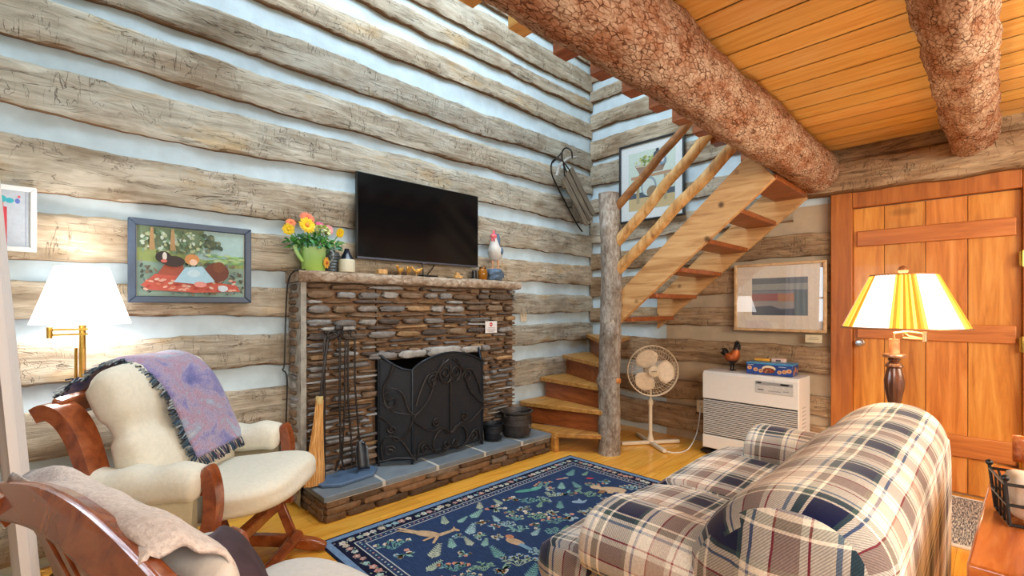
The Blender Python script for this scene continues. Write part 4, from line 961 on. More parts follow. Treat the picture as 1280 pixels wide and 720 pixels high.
def rooster(name, label, loc, rz, s, cols, mats, rock):
    t = thing(name, label, 'figurine', loc, rz); h0 = .10 if rock else .0
    m = M(); m.at((0, 0, h0), (0, 0, 0), (s, s, s)); P = smooth([(-.045, 0, .10), (-.03, 0, .12), (0, 0, .135), (.03, 0, .165), (.045, 0, .21), (.05, 0, .25), (.055, 0, .275), (.06, 0, .29)], 4)
    rs = [.012, .030, .044, .053, .058, .062, .064, .0645, .064, .063, .061, .058, .055, .051, .046, .042, .038, .034, .031, .028, .026, .025, .0255, .026, .026, .024, .020, .014, .006]
    m.tube(P, rs[:len(P)], 20); m.build('body', mats[0], t, ang=80)
    m = M(); m.at((0, 0, h0), (0, 0, 0), (s, s, s))
    m.prism([(.03, .285), (.035, .315), (.048, .30), (.055, .325), (.066, .303), (.078, .318), (.082, .288), (.06, .28)], .012, 'y', -.006)
    for y in (-.010, .010): m.sbox((.080, y, .245), (.010, .006, .022), 2.2, 5)
    m.sbox((.066, 0, .27), (.022, .027, .02), 2.5, 6)
    m.build('comb_and_wattle', mats[1], t, ang=50, bevel=.002)
    m = M(); m.at((0, 0, h0), (0, 0, 0), (s, s, s)); m.tube([(.08, 0, .272), (.105, 0, .264)], [.009, .001], 8); m.build('beak', mats[4], t)
    for yy in (-1, 1):
        m = M(); m.at((0, 0, h0), (0, 0, 0), (s, s, s)); m.at((-.005 * s, yy * .052 * s, h0 + .15 * s), (yy * .1, .5, 0), (s, s, s)); m.sbox((0, 0, 0), (.045, .012, .03), 2.4, 8); m.build('wing', mats[2], t)
    m = M(); m.at((0, 0, h0), (0, 0, 0), (s, s, s))
    for i, (dx, hh, yy) in enumerate(cols['tail']):
        m.tube(smooth([(-.035, yy * .3, .12), (-.055, yy * .7, .12 + hh * .35), (-.06 + dx * .3, yy, .12 + hh * .75), (-.06 + dx, yy, .12 + hh)], 4), [.016, .018, .020, .021, .021, .021, .020, .019, .018, .016, .013, .009, .003], 8)
    m.build('tail', mats[3], t, ang=80)
    for yy in (-1, 1):
        m = M(); m.at((0, 0, h0), (0, 0, 0), (s, s, s)); m.tube([(.0, yy * .022, .10), (.004, yy * .024, .05), (.0, yy * .024, .004)], [.016, .008, .006], 8)
        for dx, dy in ((.03, 0), (.024, .014), (.024, -.014), (-.016, 0)): m.tube([(0, yy * .024, .005), (dx, yy * .024 + dy, .003)], .004, 6)
        m.build('leg', mats[4], t)
    if rock:
        m = M(); m.at((0, 0, .05)); m.sbox((0, 0, 0), (.082, .062, .053), 4, 8, .2, 4); m.build('rock_base', plain('blue_rock', S(92, 112, 136), .8, var=.2, scale=30), t, ang=30)
    return t
rooster('rooster_figurine', 'white rooster figurine with pink comb and blue tail on the mantel', (-1.60, -.165, 1.48), R(215), 1.02, dict(tail=[(-.0, .20, -.012), (.01, .19, .012), (-.015, .16, 0)]), [plain('white_paint', S(226, 226, 224), .5), plain('pink_comb', S(232, 108, 126), .5), plain('slate_wing', S(92, 116, 146), .6), plain('blue_tail', S(84, 108, 136), .6), plain('flesh_leg', S(226, 170, 130), .5)], True)
DKM = plain('dark_patinated_metal', S(44, 38, 38), .5, .5, var=.3)
k = N('copper_feathers'); sx = k.n('ShaderNodeSeparateXYZ'); k.l(k.coords(), 0, sx, 0); r = k.ramp(k.math('MULTIPLY', (sx, 2), 3.0), 0, [(.24, S(50, 42, 40)), (.30, S(170, 84, 36)), (.50, S(186, 96, 40)), (.56, S(46, 40, 40))]); k.l(r, 0, k.b, 'Base Color'); k.set(Roughness=.45, Metallic=.4)
rooster('rooster_figurine', 'dark metal rooster figurine with copper belly on the white heater', (-.21, -1.63, .712), R(-100), .80, dict(tail=[(-.055, .10, 0), (-.045, .11, -.018), (-.045, .11, .018), (-.075, .06, 0), (-.07, .07, .02)]), [k.m, DKM, k.m, DKM, DKM], False)

# ------------------------------------------------------------------ hearth things
t = thing('fire_screen', 'three panel black wrought iron fire screen with scrolls on the hearth', 'fire screen', (-2.25, -.34, .162))
def loc(p): return Vector((p[0] + 2.25, p[1] + .34, 0))
k = N('screen_mesh'); k.set(Base_Color=S(26, 30, 38), Roughness=.6); tr = k.n('ShaderNodeBsdfTransparent'); mx = k.n('ShaderNodeMixShader'); mx.inputs[0].default_value = .86; k.l(tr, 0, mx, 1); k.l(k.b, 0, mx, 2); k.l(mx, 0, k.out, 0); MESHM = k.m
A, B, C_, D = (-2.754, -.245), (-2.567, -.372), (-1.905, -.345), (-1.86, -.245)
def panel(p, q, top, scrolls, nm):
    p, q = loc(p), loc(q); w = (q - p).length; ux = (q - p).normalized(); nrm = Vector((ux.y, -ux.x, 0))
    P = lambda u, z, off=0: p + ux * (u * w) + Vector((0, 0, z)) + nrm * off
    m = M(); tp = [P(i / 16, top(i / 16)) for i in range(17)]
    m.tube([P(0, 0)] + tp + [P(1, 0)], .009, 8); m.tube([P(0, .035), P(1, .035)], .007, 8)
    pn = m.build('panel_frame', BLUEIRON, t)
    m = M(); m.grid(16, 1, lambda u, v: P(u, lerp(.035, top(u), v))); m.build('wire_mesh', MESHM, pn, flat=True)
    m = M()
    for sc_ in scrolls: m.tube([P(u / w, z, .012) for u, z in sc_], .0055, 6)
    m.build('scrollwork', IRON, pn)
def mir(w, L): return L + [[(w - u, z) for u, z in s] for s in L]
w1 = .25
sc1 = [spiral((.085, .44), .055, .012, 1.8, 1.3), [(p.x, p.y) for p in smooth([(.10, .70, 0), (.075, .62, 0), (.035, .55, 0), (.035, .46, 0), (.06, .39, 0)], 4)], [(p.x, p.y) for p in smooth([(.04, .50, 0), (.09, .53, 0), (.16, .49, 0), (.20, .38, 0), (.245, .34, 0)], 4)], [(p.x, p.y) for p in smooth([(.06, .40, 0), (.12, .36, 0), (.24, .34, 0)], 4)], spiral((.09, .25), .03, .008, 3.0, 1.2), [(p.x, p.y) for p in smooth([(.005, .34, 0), (.05, .31, 0), (.09, .25, 0), (.11, .17, 0), (.18, .20, 0), (.245, .33, 0)], 4)], [(p.x, p.y) for p in smooth([(.03, .04, 0), (.02, .14, 0), (.07, .20, 0), (.14, .18, 0), (.20, .10, 0), (.245, .02, 0)], 4)], spiral((.075, .10), .04, .01, .4, 1.3), [(.0, .03), (.12, .05), (.245, .04)]]
panel(A, B, lambda u: .765 - .115 * math.sin(u * PI / 2), sc1, 'a')
w2 = math.dist(B, C_)
h = w2 / 2
half = [spiral((h - .05, .60), .055, .014, -1.6, -1.45), spiral((.17, .555), .05, .012, 0, 1.4), [(p.x, p.y) for p in smooth([(h, .56, 0), (h - .03, .53, 0), (h - .08, .545, 0), (h - .105, .60, 0), (h - .085, .66, 0), (h - .02, .70, 0)], 4)],
 [(p.x, p.y) for p in smooth([(.01, .33, 0), (.08, .38, 0), (.15, .46, 0), (.19, .58, 0), (.24, .66, 0), (h - .06, .70, 0)], 4)], [(p.x, p.y) for p in smooth([(.02, .40, 0), (.06, .50, 0), (.12, .60, 0), (.20, .62, 0)], 4)],
 spiral((.20, .25), .035, .008, 1.0, 1.3), [(p.x, p.y) for p in smooth([(.01, .29, 0), (.08, .24, 0), (.16, .20, 0), (.24, .21, 0), (h - .02, .15, 0)], 4)],
 [(p.x, p.y) for p in smooth([(h, .15, 0), (h - .06, .20, 0), (h - .13, .17, 0), (h - .16, .09, 0), (h - .12, .03, 0), (h - .05, .03, 0), (h, .06, 0)], 4)], spiral((h - .045, .075), .035, .008, 3.4, 1.3), spiral((.10, .085), .04, .01, 0, 1.3), [(p.x, p.y) for p in smooth([(.03, .02, 0), (.05, .12, 0), (.10, .13, 0), (.16, .07, 0), (.2, .03, 0)], 4)]]
panel(B, C_, lambda u: .655 + .095 * math.sin(PI * u) ** .8, mir(w2, half) + [[(h, .14), (h, .66)]], 'b')
w3 = math.dist(C_, D)
panel(C_, D, lambda u: .655 + .11 * (1 - math.cos(u * PI / 2)), [[(w3 - u * w3 / w1, z) for u, z in s] for s in sc1], 'c')

t = thing('fireplace_tool_set', 'black iron fireplace tool stand with octagonal slate blue base', 'fireplace tools', (-3.01, -.285, .161))
m = M(); m.at((0, 0, 0), (0, 0, .15)); m.prism([(-.20, -.06), (-.12, -.135), (.12, -.135), (.205, -.06), (.205, .06), (.13, .13), (-.12, .13), (-.20, .06)], .022, 'z', .0); m.build('base', plain('slate_blue_plate', S(86, 110, 140), .45, var=.15, scale=20), t, bevel=.006)
m = M(); m.tube([(-.135, .0, .02), (-.135, 0, .86), (-.13, 0, .90), (-.11, 0, .91), (-.03, .0, .93)], .008, 8); m.tube([(-.135, 0, .93), (.06, 0, .94)], .007, 8)
for x in (-.10, -.04, .0, .05): m.tube([(x + .02 * math.cos(a), .0 + -.012, .915 + .022 * math.sin(a)) for a in [k * .5 for k in range(10)]], .005, 6)
m.sbox((-.04, 0, .955), (.03, .012, .022), 2, 6); m.build('stand', IRON, t)
def tool(nm, x, y, parts):
    m = M()
    for pth, r in parts: m.tube([(x + a, y + b, z) for a, b, z in pth], r, 7)
    return m.build(nm, IRON, t)
tool('poker', -.045, -.02, [([(0, 0, .90), (0, 0, .5), (.004, -.004, .15), (-.03, 0, .06)], .007), (spiral and [(.014 * math.cos(k * .7), 0, .90 + .02 * math.sin(k * .7)) for k in range(9)], .005)])
tool('tongs', -.005, -.03, [([(-.008, 0, .88), (-.012, 0, .5), (-.03, 0, .12), (-.02, 0, .08)], .006), ([(.008, 0, .88), (.01, 0, .5), (.04, 0, .12), (.03, 0, .08)], .006)])
sh_ = tool('shovel', .06, -.01, [([(0, 0, .90), (0, 0, .6), (.02, -.01, .28), (.03, -.012, .22)], .006)])
m = M(); m.grid(8, 10, lambda u, v: (.094 + (u - .5) * .085 * (1 - .35 * max(0, v - .7) / .3), -.02 - .03 * (2 * u - 1) ** 2 + .02 - .035 * (1 - v), lerp(.035, .22, v) - .02 * (2 * u - 1) ** 2 * (1 if v > .8 else 0))); bl = m.build('shovel_blade', plain('steel_blade', S(84, 88, 94), .35, .9), sh_)
bl.modifiers.new('t', 'SOLIDIFY').thickness = .003
t = thing('hearth_broom', 'straw hearth broom with twisted black handle leaning on tool stand', 'broom', (-3.20, -.31, .16))
m = M(); m.tube(smooth([(.02, 0, .52), (.035, 0, .66), (.07, .015, .85), (.075, .02, .90), (.06, .02, .93)], 5), [.009 + .002 * math.sin(i * 2) for i in range(21)], 8); m.build('handle', IRON, t)
k = N('straw'); a = k.noise(k.coords((90, 90, 3)), 1.5, 3); r = k.ramp(a, 'Fac', [(.35, S(176, 116, 56)), (.5, S(214, 156, 88)), (.65, S(238, 192, 126))]); k.l(r, 0, k.b, 'Base Color'); k.set(Roughness=.8); k.bump(a, 'Fac', .8, .006)
m = M(); m.lathe([(.02, .545), (.022, .54), (.02, .50)], 18, (.015, 0, 0)); m.build('binding', plain('binding', S(200, 176, 120), .6), t)
m = M(); P = [(.052, .012), (.055, .03), (.052, .10), (.042, .2), (.032, .32), (.024, .42), (.021, .52)]
rings = [[m.V((.015 * (z / .5) - .02 * (1 - z / .5) + r * 1.15 * math.cos(2 * PI * j / 26), r * .6 * math.sin(2 * PI * j / 26), z + (.014 * nz(j * 1.9, 3) if i < 2 else 0))) for j in range(26)] for i, (r, z) in enumerate(P)]
for A_, B_ in zip(rings, rings[1:]):
    for j in range(26): m.F((A_[j], A_[(j + 1) % 26], B_[(j + 1) % 26], B_[j]))
m.F(rings[0][::-1]); m.F(rings[-1]); m.build('bristles', k.m, t, ang=70)
def cauldron(label, loc, s, lite):
    t = thing('cast_iron_pot', label, 'pot', loc, 0, 'iron pots on the hearth'); mt = plain('cast_iron_' + str(lite), S(70, 64, 62) if lite else S(36, 38, 44), .5, .5, var=.3, scale=25, bump=.2)
    m = M(); m.at((0, 0, 0), (0, 0, 0), (s, s, s)); m.lathe([(.09, .012), (.115, .02), (.128, .06), (.132, .11), (.135, .112), (.135, .12), (.132, .122), (.13, .16), (.134, .162), (.134, .17), (.128, .172), (.126, .20), (.145, .215), (.147, .225), (.132, .228), (.118, .20), (.118, .04), (.01, .03)], 36); m.build('pot_body', mt, t)
    m = M(); m.at((0, 0, 0), (0, 0, 0), (s, s, s)); m.tube(smooth([(-.14, 0, .21), (-.10, -.06, .232), (0, -.09, .24), (.10, -.06, .232), (.14, 0, .21)], 5), .006, 8)
    for a in (0, PI): m.tube([(.135 * math.cos(a) + .012 * math.cos(b) * math.cos(a), 0, .20 + .016 * math.sin(b)) for b in [k * PI / 6 for k in range(12)]], .005, 6, closed=True)
    m.build('bail_handle', mt, t)
    for k2 in range(3):
        a = 2 * PI * k2 / 3 + .5; m = M(); m.at((0, 0, 0), (0, 0, 0), (s, s, s)); m.tube([(.08 * math.cos(a), .08 * math.sin(a), .03), (.088 * math.cos(a), .088 * math.sin(a), 0)], [.014, .01], 8); m.build('foot', mt, t)
    m = M(); m.at((0, 0, 0), (0, 0, 0), (s, s, s)); m.tube([(.012 * math.cos(k2 * .7) + .03, -.132, .10 + .014 * math.sin(k2 * .7)) for k2 in range(9)], .004, 6, closed=True); m.build('ring_pull', plain('dull_steel', S(150, 150, 150), .4, .8) if 'dull_steel' not in bpy.data.materials else bpy.data.materials['dull_steel'], t)
cauldron('larger iron pot with a bail handle near the stairs end of the hearth', (-1.535, -.362, .161), .96, True)
cauldron('smaller black iron pot between the fire screen and the larger pot', (-1.765, -.315, .161), .62, False)

# ------------------------------------------------------------------ things on the walls
def frame(t, w, h, fw, fd, mat, matw=0, matmat=None, y0=0):
    for x, z, dx, dz in ((-w / 2 + fw / 2, 0, fw, h), (w / 2 - fw / 2, 0, fw, h), (0, h / 2 - fw / 2, w, fw), (0, -h / 2 + fw / 2, w, fw)):
        m = M(); s = 1
        if dx > dz: m.prism([(-w / 2, z - fw / 2) if z < 0 else (-w / 2 + fw, z - fw / 2), (w / 2, z - fw / 2) if z < 0 else (w / 2 - fw, z - fw / 2), (w / 2 - fw, z + fw / 2) if z < 0 else (w / 2, z + fw / 2), (-w / 2 + fw, z + fw / 2) if z < 0 else (-w / 2, z + fw / 2)], fd, 'y', y0 - fd)
        else: m.prism([(x - fw / 2, -h / 2 if x < 0 else -h / 2 + fw), (x + fw / 2, -h / 2 + fw if x < 0 else -h / 2), (x + fw / 2, h / 2 - fw if x < 0 else h / 2), (x - fw / 2, h / 2 if x < 0 else h / 2 - fw)], fd, 'y', y0 - fd)
        m.build('frame_rail', mat, t, bevel=.004, flat=True)
    m = M(); m.box((0, y0 - .006, 0), (w - fw, .008, h - fw)); m.build('backing', OFFWHITE, t, flat=True)
class Art:
    def __init__(s, y=-.012): s.m = M(); s.y = y
    def el(s, x, z, a, b, col, rot=0, n=14): s.y -= .00012; s.m.disc((x, s.y, z), a, b, n, rot, 'xz', col); return s
    def pg(s, pts, col): s.y -= .00012; s.m.poly([(x, s.y, z) for x, z in pts], col); return s
    def rc(s, x0, z0, x1, z1, col): return s.pg([(x0, z0), (x1, z0), (x1, z1), (x0, z1)], col)
    def done(s, t, nm='picture', mat=None): return s.m.build(nm, mat or PAPER, t, flat=True)
# pastoral picture in a dark blue frame
t = thing('framed_picture', 'dark blue framed country picture of a child resting with a dog', 'picture', (-3.79, -.062, 1.495), 0)
BLUEF = plain('dark_blue_frame', S(56, 74, 98), .4, var=.1); frame(t, .575, .44, .034, .028, BLUEF)
a = Art(); q = random.Random(2); W, H = .25, .185
a.rc(-W, -H, W, H, S(150, 176, 160)); a.rc(-W, .02, W, H, S(176, 206, 206)); a.pg([(-W, H), (-W, .02), (.02, .05), (.05, H)], S(120, 140, 110))
a.pg([(-W, .07), (-.1, .06), (.05, .02), (W, .05), (W, -.02), (-W, .0)], S(160, 176, 110))
for i in range(150): a.el(q.uniform(-W + .015, .06), q.uniform(.05, H - .014), q.uniform(.006, .014), q.uniform(.005, .01), q.choice([S(96, 120, 90), S(130, 160, 130), S(180, 190, 150), S(200, 214, 200), S(110, 116, 80)]), q.uniform(0, 3), 7)
for x in (-.19, -.10): a.pg([(x - .012, .06), (x + .014, .06), (x + .006, H - .01), (x - .006, H - .01)], S(176, 140, 96))
for i in range(40): a.el(.08 + q.gauss(0, .02), .115 + q.gauss(0, .02), .014, .010, q.choice([S(86, 96, 70), S(120, 126, 96), S(70, 84, 66)]), q.uniform(0, 3), 7)
for i in range(40): a.el(q.uniform(.06, W - .02), q.uniform(.0, .05), .02, .006, q.choice([S(150, 190, 120), S(180, 200, 150), S(120, 160, 120)]), 0, 7)
for i in range(170): a.el(q.uniform(-W + .012, W - .012), q.uniform(-H + .012, .0), q.uniform(.006, .016), q.uniform(.004, .008), q.choice([S(70, 84, 76), S(110, 124, 120), S(150, 150, 140), S(96, 84, 66), S(130, 116, 90)]), q.uniform(0, 3), 7)
a.pg([(-.24, -.13), (-.18, -.07), (-.06, -.06), (.05, -.10), (.2, -.12), (.22, -.155), (.0, -.165), (-.2, -.155)], S(196, 92, 76)); a.pg([(-.17, -.07), (-.13, .0), (-.06, .0), (-.05, -.08)], S(166, 84, 64))
for i in range(50): a.el(q.uniform(-.22, .2), q.uniform(-.155, -.09), .012, .006, q.choice([S(214, 120, 96), S(226, 170, 150), S(176, 70, 60), S(216, 190, 170)]), q.uniform(-.5, .5), 7)
a.el(-.145, .02, .035, .032, S(52, 42, 40)); a.el(-.10, .0, .05, .03, S(60, 46, 42)); a.el(-.14, .025, .010, .022, S(226, 216, 206)); a.el(-.143, .0, .014, .009, S(214, 110, 100))
a.el(.1, -.05, .06, .055, S(110, 60, 44)); a.el(.11, -.02, .03, .03, S(124, 72, 48)); a.pg([(-.10, -.11), (-.05, -.03), (.03, -.02), (.09, -.10), (.02, -.12)], S(170, 206, 222)); a.el(-.01, -.06, .03, .02, S(196, 220, 230)); a.el(-.018, .015, .034, .03, S(206, 140, 84)); a.el(-.012, .0, .018, .018, S(236, 196, 170)); a.el(.02, -.12, .03, .016, S(226, 150, 140)); a.el(.13, -.14, .025, .018, S(206, 214, 222))
a.done(t)
# white framed print at the edge of the view
t = thing('framed_print', 'white framed print with a red figure high beside the curtain', 'picture', (-4.515, -.062, 1.655), 0)
frame(t, .215, .30, .022, .02, WHITE)
a = Art(); a.rc(-.09, -.13, .09, .13, S(186, 194, 206)); a.rc(-.02, -.13, .012, .05, S(196, 60, 72)); a.pg([(-.03, -.13), (-.02, .04), (.0, .08), (.012, -.13)], S(206, 84, 92)); a.el(-.005, .085, .016, .016, S(60, 170, 180)); a.el(.02, .08, .014, .012, S(60, 170, 190)); a.el(-.04, .115, .02, .012, S(230, 206, 40)); a.el(-.03, .105, .012, .008, S(30, 30, 30)); a.el(.045, .08, .008, .012, S(96, 116, 190)); a.el(.05, .10, .005, .006, S(200, 90, 110)); a.rc(.07, -.13, .073, .13, S(150, 160, 180)); a.done(t)
# watercolour beside the stairs
t = thing('framed_picture', 'tall watercolour with wide white mat on the wall behind the stair rails', 'picture', (-.075, -.80, 2.52), -PI / 2)
frame(t, .71, .80, .018, .035, plain('black_frame', S(38, 40, 44), .4))
a = Art(-.014); W, H = .34, .385; a.rc(-W, -H, W, H, S(228, 234, 238)); a.rc(-.25, -.29, .26, .30, S(196, 214, 206)); a.rc(-.245, -.285, .255, .295, S(206, 222, 214)); a.rc(-.245, -.285, .255, -.16, S(206, 184, 140)); a.rc(-.245, -.165, .255, -.11, S(84, 96, 110))
for x in (-.16, .14): a.rc(x, -.22, x + .035, .04, S(176, 160, 130))
a.rc(-.22, .03, .22, .06, S(186, 150, 120)); a.pg([(-.18, .17), (.16, .14), (.13, .07), (-.12, .07)], S(156, 132, 116)); a.pg([(-.17, .165), (.15, .135), (.15, .125), (-.165, .15)], S(214, 200, 180))
q = random.Random(3)
for i in range(40): a.el(-.05 + q.gauss(0, .045), .21 + q.gauss(0, .025), .014, .01, q.choice([S(170, 190, 110), S(206, 206, 140), S(130, 150, 90)]), q.uniform(0, 3), 7)
a.el(.06, .22, .028, .05, S(74, 84, 100), .2); a.el(.075, .28, .018, .018, S(64, 72, 88)); a.el(.13, .17, .04, .05, S(130, 150, 170)); a.el(.13, .18, .02, .03, S(214, 220, 226))
a.el(-.02, -.06, .085, .10, S(150, 166, 176)); a.el(-.02, -.07, .068, .085, S(210, 222, 220)); a.el(.02, -.12, .06, .06, S(150, 130, 106)); a.done(t)
# landscape print on the door wall, glazed
t = thing('framed_print', 'pale wood framed landscape print under glass above the white heater', 'picture', (-.072, -1.948, 1.333), -PI / 2)
PALEW = wood('pale_frame_wood', S(176, 140, 100), S(206, 172, 130), S(224, 194, 156), (6, 6, 6), .4); frame(t, .685, .565, .022, .03, PALEW)
a = Art(); W, H = .325, .265; a.rc(-W, -H, W, H, S(244, 236, 226)); a.rc(-.20, -.15, .215, .16, S(120, 130, 150)); a.rc(-.20, .05, .215, .16, S(96, 104, 120)); a.rc(-.2, .06, .215, .11, S(150, 156, 160)); a.rc(-.20, -.03, .0, .03, S(150, 70, 76)); a.rc(0, -.04, .215, .03, S(176, 120, 86)); a.rc(-.2, -.09, .215, -.035, S(150, 146, 150)); a.pg([(-.2, -.15), (-.2, -.08), (-.05, -.07), (.02, -.10), (.215, -.09), (.215, -.15)], S(52, 62, 92)); a.rc(.12, -.15, .215, .05, S(84, 104, 116)); a.done(t)
k = N('picture_glass'); gl = k.n('ShaderNodeBsdfGlossy'); gl.inputs['Roughness'].default_value = .01; tr = k.n('ShaderNodeBsdfTransparent'); fr = k.n('ShaderNodeFresnel'); fr.inputs[0].default_value = 1.45; mx = k.n('ShaderNodeMixShader'); mx.inputs[0].default_value = .17; k.l(tr, 0, mx, 1); k.l(gl, 0, mx, 2); k.l(mx, 0, k.out, 0)
m = M(); m.poly([(-.322, -.024, -.262), (.322, -.024, -.262), (.322, -.024, .262), (-.322, -.024, .262)]); m.build('glass', k.m, t, flat=True)
m = M(); m.box((0, -.006, 0), (.112, .01, .062)); m.c(S(170, 160, 140))
for x0, x1, z in ((-.03, .03, .01), (-.04, .035, -.004)): m.box(((x0 + x1) / 2, -.0115, z), (x1 - x0, .001, .004), )
m.fc = [S(226, 218, 190)] * 6 + [S(170, 160, 140)] * 12; o = tag(m.build('name_card', PAPER, None, flat=True), 'small cream caption card on the log below the pale framed print', 'card'); place(o, (-.066, -2.20, 1.002), -PI / 2)
# notice on the stone
m = M(); m.box((0, -.001, 0), (.13, .002, .098)); m.fc = [S(236, 232, 232)] * 6; y = -.0025
m.disc((-.002, y, .022), .018, n=8, rot=PI / 8, col=S(206, 50, 60)); m.c(S(236, 200, 200)); m.box((-.002, y - .0005, .022), (.022, .001, .006))
for z, w_ in ((-.006, .08), (-.018, .095), (-.030, .09), (-.038, .06)): m.c(S(176, 160, 170)); m.box((0, y, z), (w_, .001, .004))
o = tag(m.build('notice', PAPER, None, flat=True), 'small white notice with a red octagon on the fireplace stones', 'sign'); place(o, (-1.71, -.232, 1.083))
def plate(label, loc, rz, sw):
    t = thing('switch_plate' if sw else 'wall_outlet', label, 'switch' if sw else 'outlet', loc, rz); m = M(); m.box((0, -.003, 0), (.085, .006, .115)); m.build('cover_plate', OFFWHITE, t, bevel=.002)
    if sw: m = M(); m.box((-.015, -.010, -.0), (.01, .016, .02)); m.box((.018, -.010, 0), (.01, .016, .02)); m.build('toggle', OFFWHITE, t, bevel=.001)
    else:
        m = M(); m.box((0, -.0065, .022), (.03, .002, .028)); m.box((0, -.0065, -.022), (.03, .002, .028)); m.build('socket', BEIGE, t, bevel=.001)
plate('cream double light switch on the white chinking past the mantel end', (-1.105, -.02, 1.17), 0, True)
plate('cream wall outlet low beside the white heater', (-.062, -1.30, .335), -PI / 2, False)

# antique sled
t = thing('wooden_sled', 'weathered wooden sled with curled iron runners hung on the logs', 'sled', (-.45, -.155, 2.40), 0); t.rotation_euler = (.0, R(47), 0)
OLDW = wood('weathered_sled_wood', S(84, 72, 60), S(128, 114, 98), S(160, 146, 128), (1.2, 12, 12), .7, .2)
for z in (-.085, 0, .085):
    n = 10; m = M(); m.prism([(-.28, z - .036), (.26, z - .036), (.30, z - .02), (.31, z), (.30, z + .02), (.26, z + .036), (-.28, z + .036)], .014, 'y', -.03); m.build('deck_slat', OLDW, t, bevel=.003)
for x in (-.2, .05, .24): m = M(); m.box((x, -.008, 0), (.035, .025, .27)); m.build('cross_brace', OLDW, t, bevel=.003)
for z in (-.115, .115):
    m = M(); m.tube(smooth([(.36, .05, z), (.2, .07, z), (-.2, .07, z), (-.36, .055, z), (-.46, .0, z * .98), (-.49, -.07, z * .9), (-.45, -.12, z * .8), (-.38, -.10, z * .75)], 5), .008, 8)
    for x in (-.2, .05, .24): m.tube([(x, .07, z), (x, 0, z * .8)], .006, 6)
    m.build('runner', IRON, t)
m = M(); m.tube(smooth([(-.36, -.06, -.20), (-.40, -.055, -.1), (-.40, -.05, 0), (-.38, -.055, .1), (-.33, -.06, .20)], 5), [.010] + [.015] * 19 + [.010], 8); m.build('steering_bar', plain('grey_bar', S(176, 170, 164), .7, var=.2), t)
m = M(); m.tube(smooth([(-.46, .0, -.11), (-.47, -.03, 0), (-.46, 0, .11)], 5), .008, 8); m.tube([(-.40, -.05, 0), (-.24, -.02, -.07)], .007, 6); m.tube([(-.40, -.05, 0), (-.24, -.02, .07)], .007, 6); m.build('front_bow', IRON, t)

# black power cord at the fireplace edge
m = M(); m.tube(smooth([(-3.23, -.20, 1.485), (-3.30, -.215, 1.47), (-3.318, -.16, 1.40), (-3.31, -.10, 1.2), (-3.315, -.09, .9), (-3.325, -.09, .86), (-3.30, -.09, .80), (-3.305, -.09, .5), (-3.31, -.10, .2), (-3.33, -.14, .03)], 6), .0045, 6); tag(m.build('power_cord', BLACK, None), 'black power cord hanging down the logs beside the fireplace', 'cord')

# ------------------------------------------------------------------ heater and its things
t = thing('space_heater', 'white wall heater with louvred grille under the framed print', 'heater', (-.21, -1.81, 0), -PI / 2)
# local x runs along the wall, -y faces the room
w, d = .725, .30
m = M(); m.box((0, 0, .06 + .325), (w, d, .65)); m.build('cabinet', WHITE, t, bevel=.006)
m = M(); m.box((0, -d / 2 - .003, .325), (w - .02, .008, .30)); m.build('grille_recess', plain('dark_grille', S(22, 22, 24), .6), t, flat=True)
for i in range(19):
    m = M(); m.at((0, -d / 2 - .009, .187 + i * .0153), (.5, 0, 0)); m.box((0, 0, 0), (w - .02, .008, .0058)); m.build('louver', plain('louver_grey', S(206, 206, 206), .4) if i == 0 else bpy.data.materials['louver_grey'], t, flat=True)
m = M(); m.box((0, -d / 2 - .005, .115), (w, .012, .11)); m.build('front_skirt', WHITE, t, bevel=.004)
m = M(); m.box((0, -d / 2 - .005, .585), (w, .012, .215)); m.build('front_panel', WHITE, t, bevel=.004)
m = M(); m.box((.195, -d / 2 - .012, .625), (.27, .006, .095)); cp = m.build('control_panel', plain('panel_grey', S(200, 202, 204), .4), t, bevel=.002)
m = M()
for x, z, a, b, c_ in ((.195, .655, .26, .022, S(150, 154, 160)), (.27, .657, .06, .012, S(40, 40, 44)), (.09, .66, .03, .014, S(236, 236, 236)), (.10, .605, .04, .008, S(90, 92, 96)), (.2, .60, .09, .005, S(150, 150, 154)), (.28, .605, .04, .006, S(150, 150, 154))): m.c(c_); m.box((x, -d / 2 - .0155, z), (a, .002, b))
m.build('panel_markings', PAPER, cp, flat=True)
m = M(); m.box((0, -.005, .03), (w + .03, d + .04, .022)); m.build('floor_tray', BLACK, t, bevel=.004)
for x in (-.30, .30): m = M(); m.box((x, -.05, .010), (.09, .16, .02)); m.build('wood_foot', TREADU, t, bevel=.003)
m = M()
for i in range(7): m.c(S(190, 190, 190)); m.box((w / 2 + .001, -.02, .3 + i * .03), (.002, .10, .008))
m.build('side_vent', PAPER, t, flat=True)
t = thing('cookie_tin', 'blue cookie box with pictured cookies on the white heater', 'box', (-.20, -1.94, .711), -PI / 2 + .06)
m = M(); m.box((0, 0, .045), (.33, .20, .086)); b_ = m.build('box_body', plain('blue_box', S(34, 66, 140), .35), t, bevel=.003)
m = M(); m.box((0, 0, .090), (.335, .205, .012)); m.build('lid', plain('blue_lid', S(70, 150, 206), .3), t, bevel=.003)
a = Art(-.1015)
for x, z, r in ((-.14, .052, .017), (-.095, .04, .017), (-.058, .032, .016), (.075, .03, .016), (.11, .036, .017), (.142, .044, .018)): a.el(x, z, r, r * .9, S(224, 176, 130)); a.el(x, z, r * .5, r * .45, S(196, 120, 80))
a.el(0, .052, .05, .026, S(240, 224, 190)); a.el(0, .038, .045, .022, S(120, 70, 46)); q = random.Random(8)
for i in range(20): a.el(q.uniform(-.04, .04), q.uniform(.022, .052), .008, .005, q.choice([S(90, 50, 34), S(190, 130, 80), S(160, 60, 50)]), q.uniform(0, 3), 7)
a.rc(-.15, .074, -.11, .078, S(206, 216, 236)); a.rc(.07, .070, .12, .074, S(206, 216, 236)); a.done(t, 'cookie_picture')
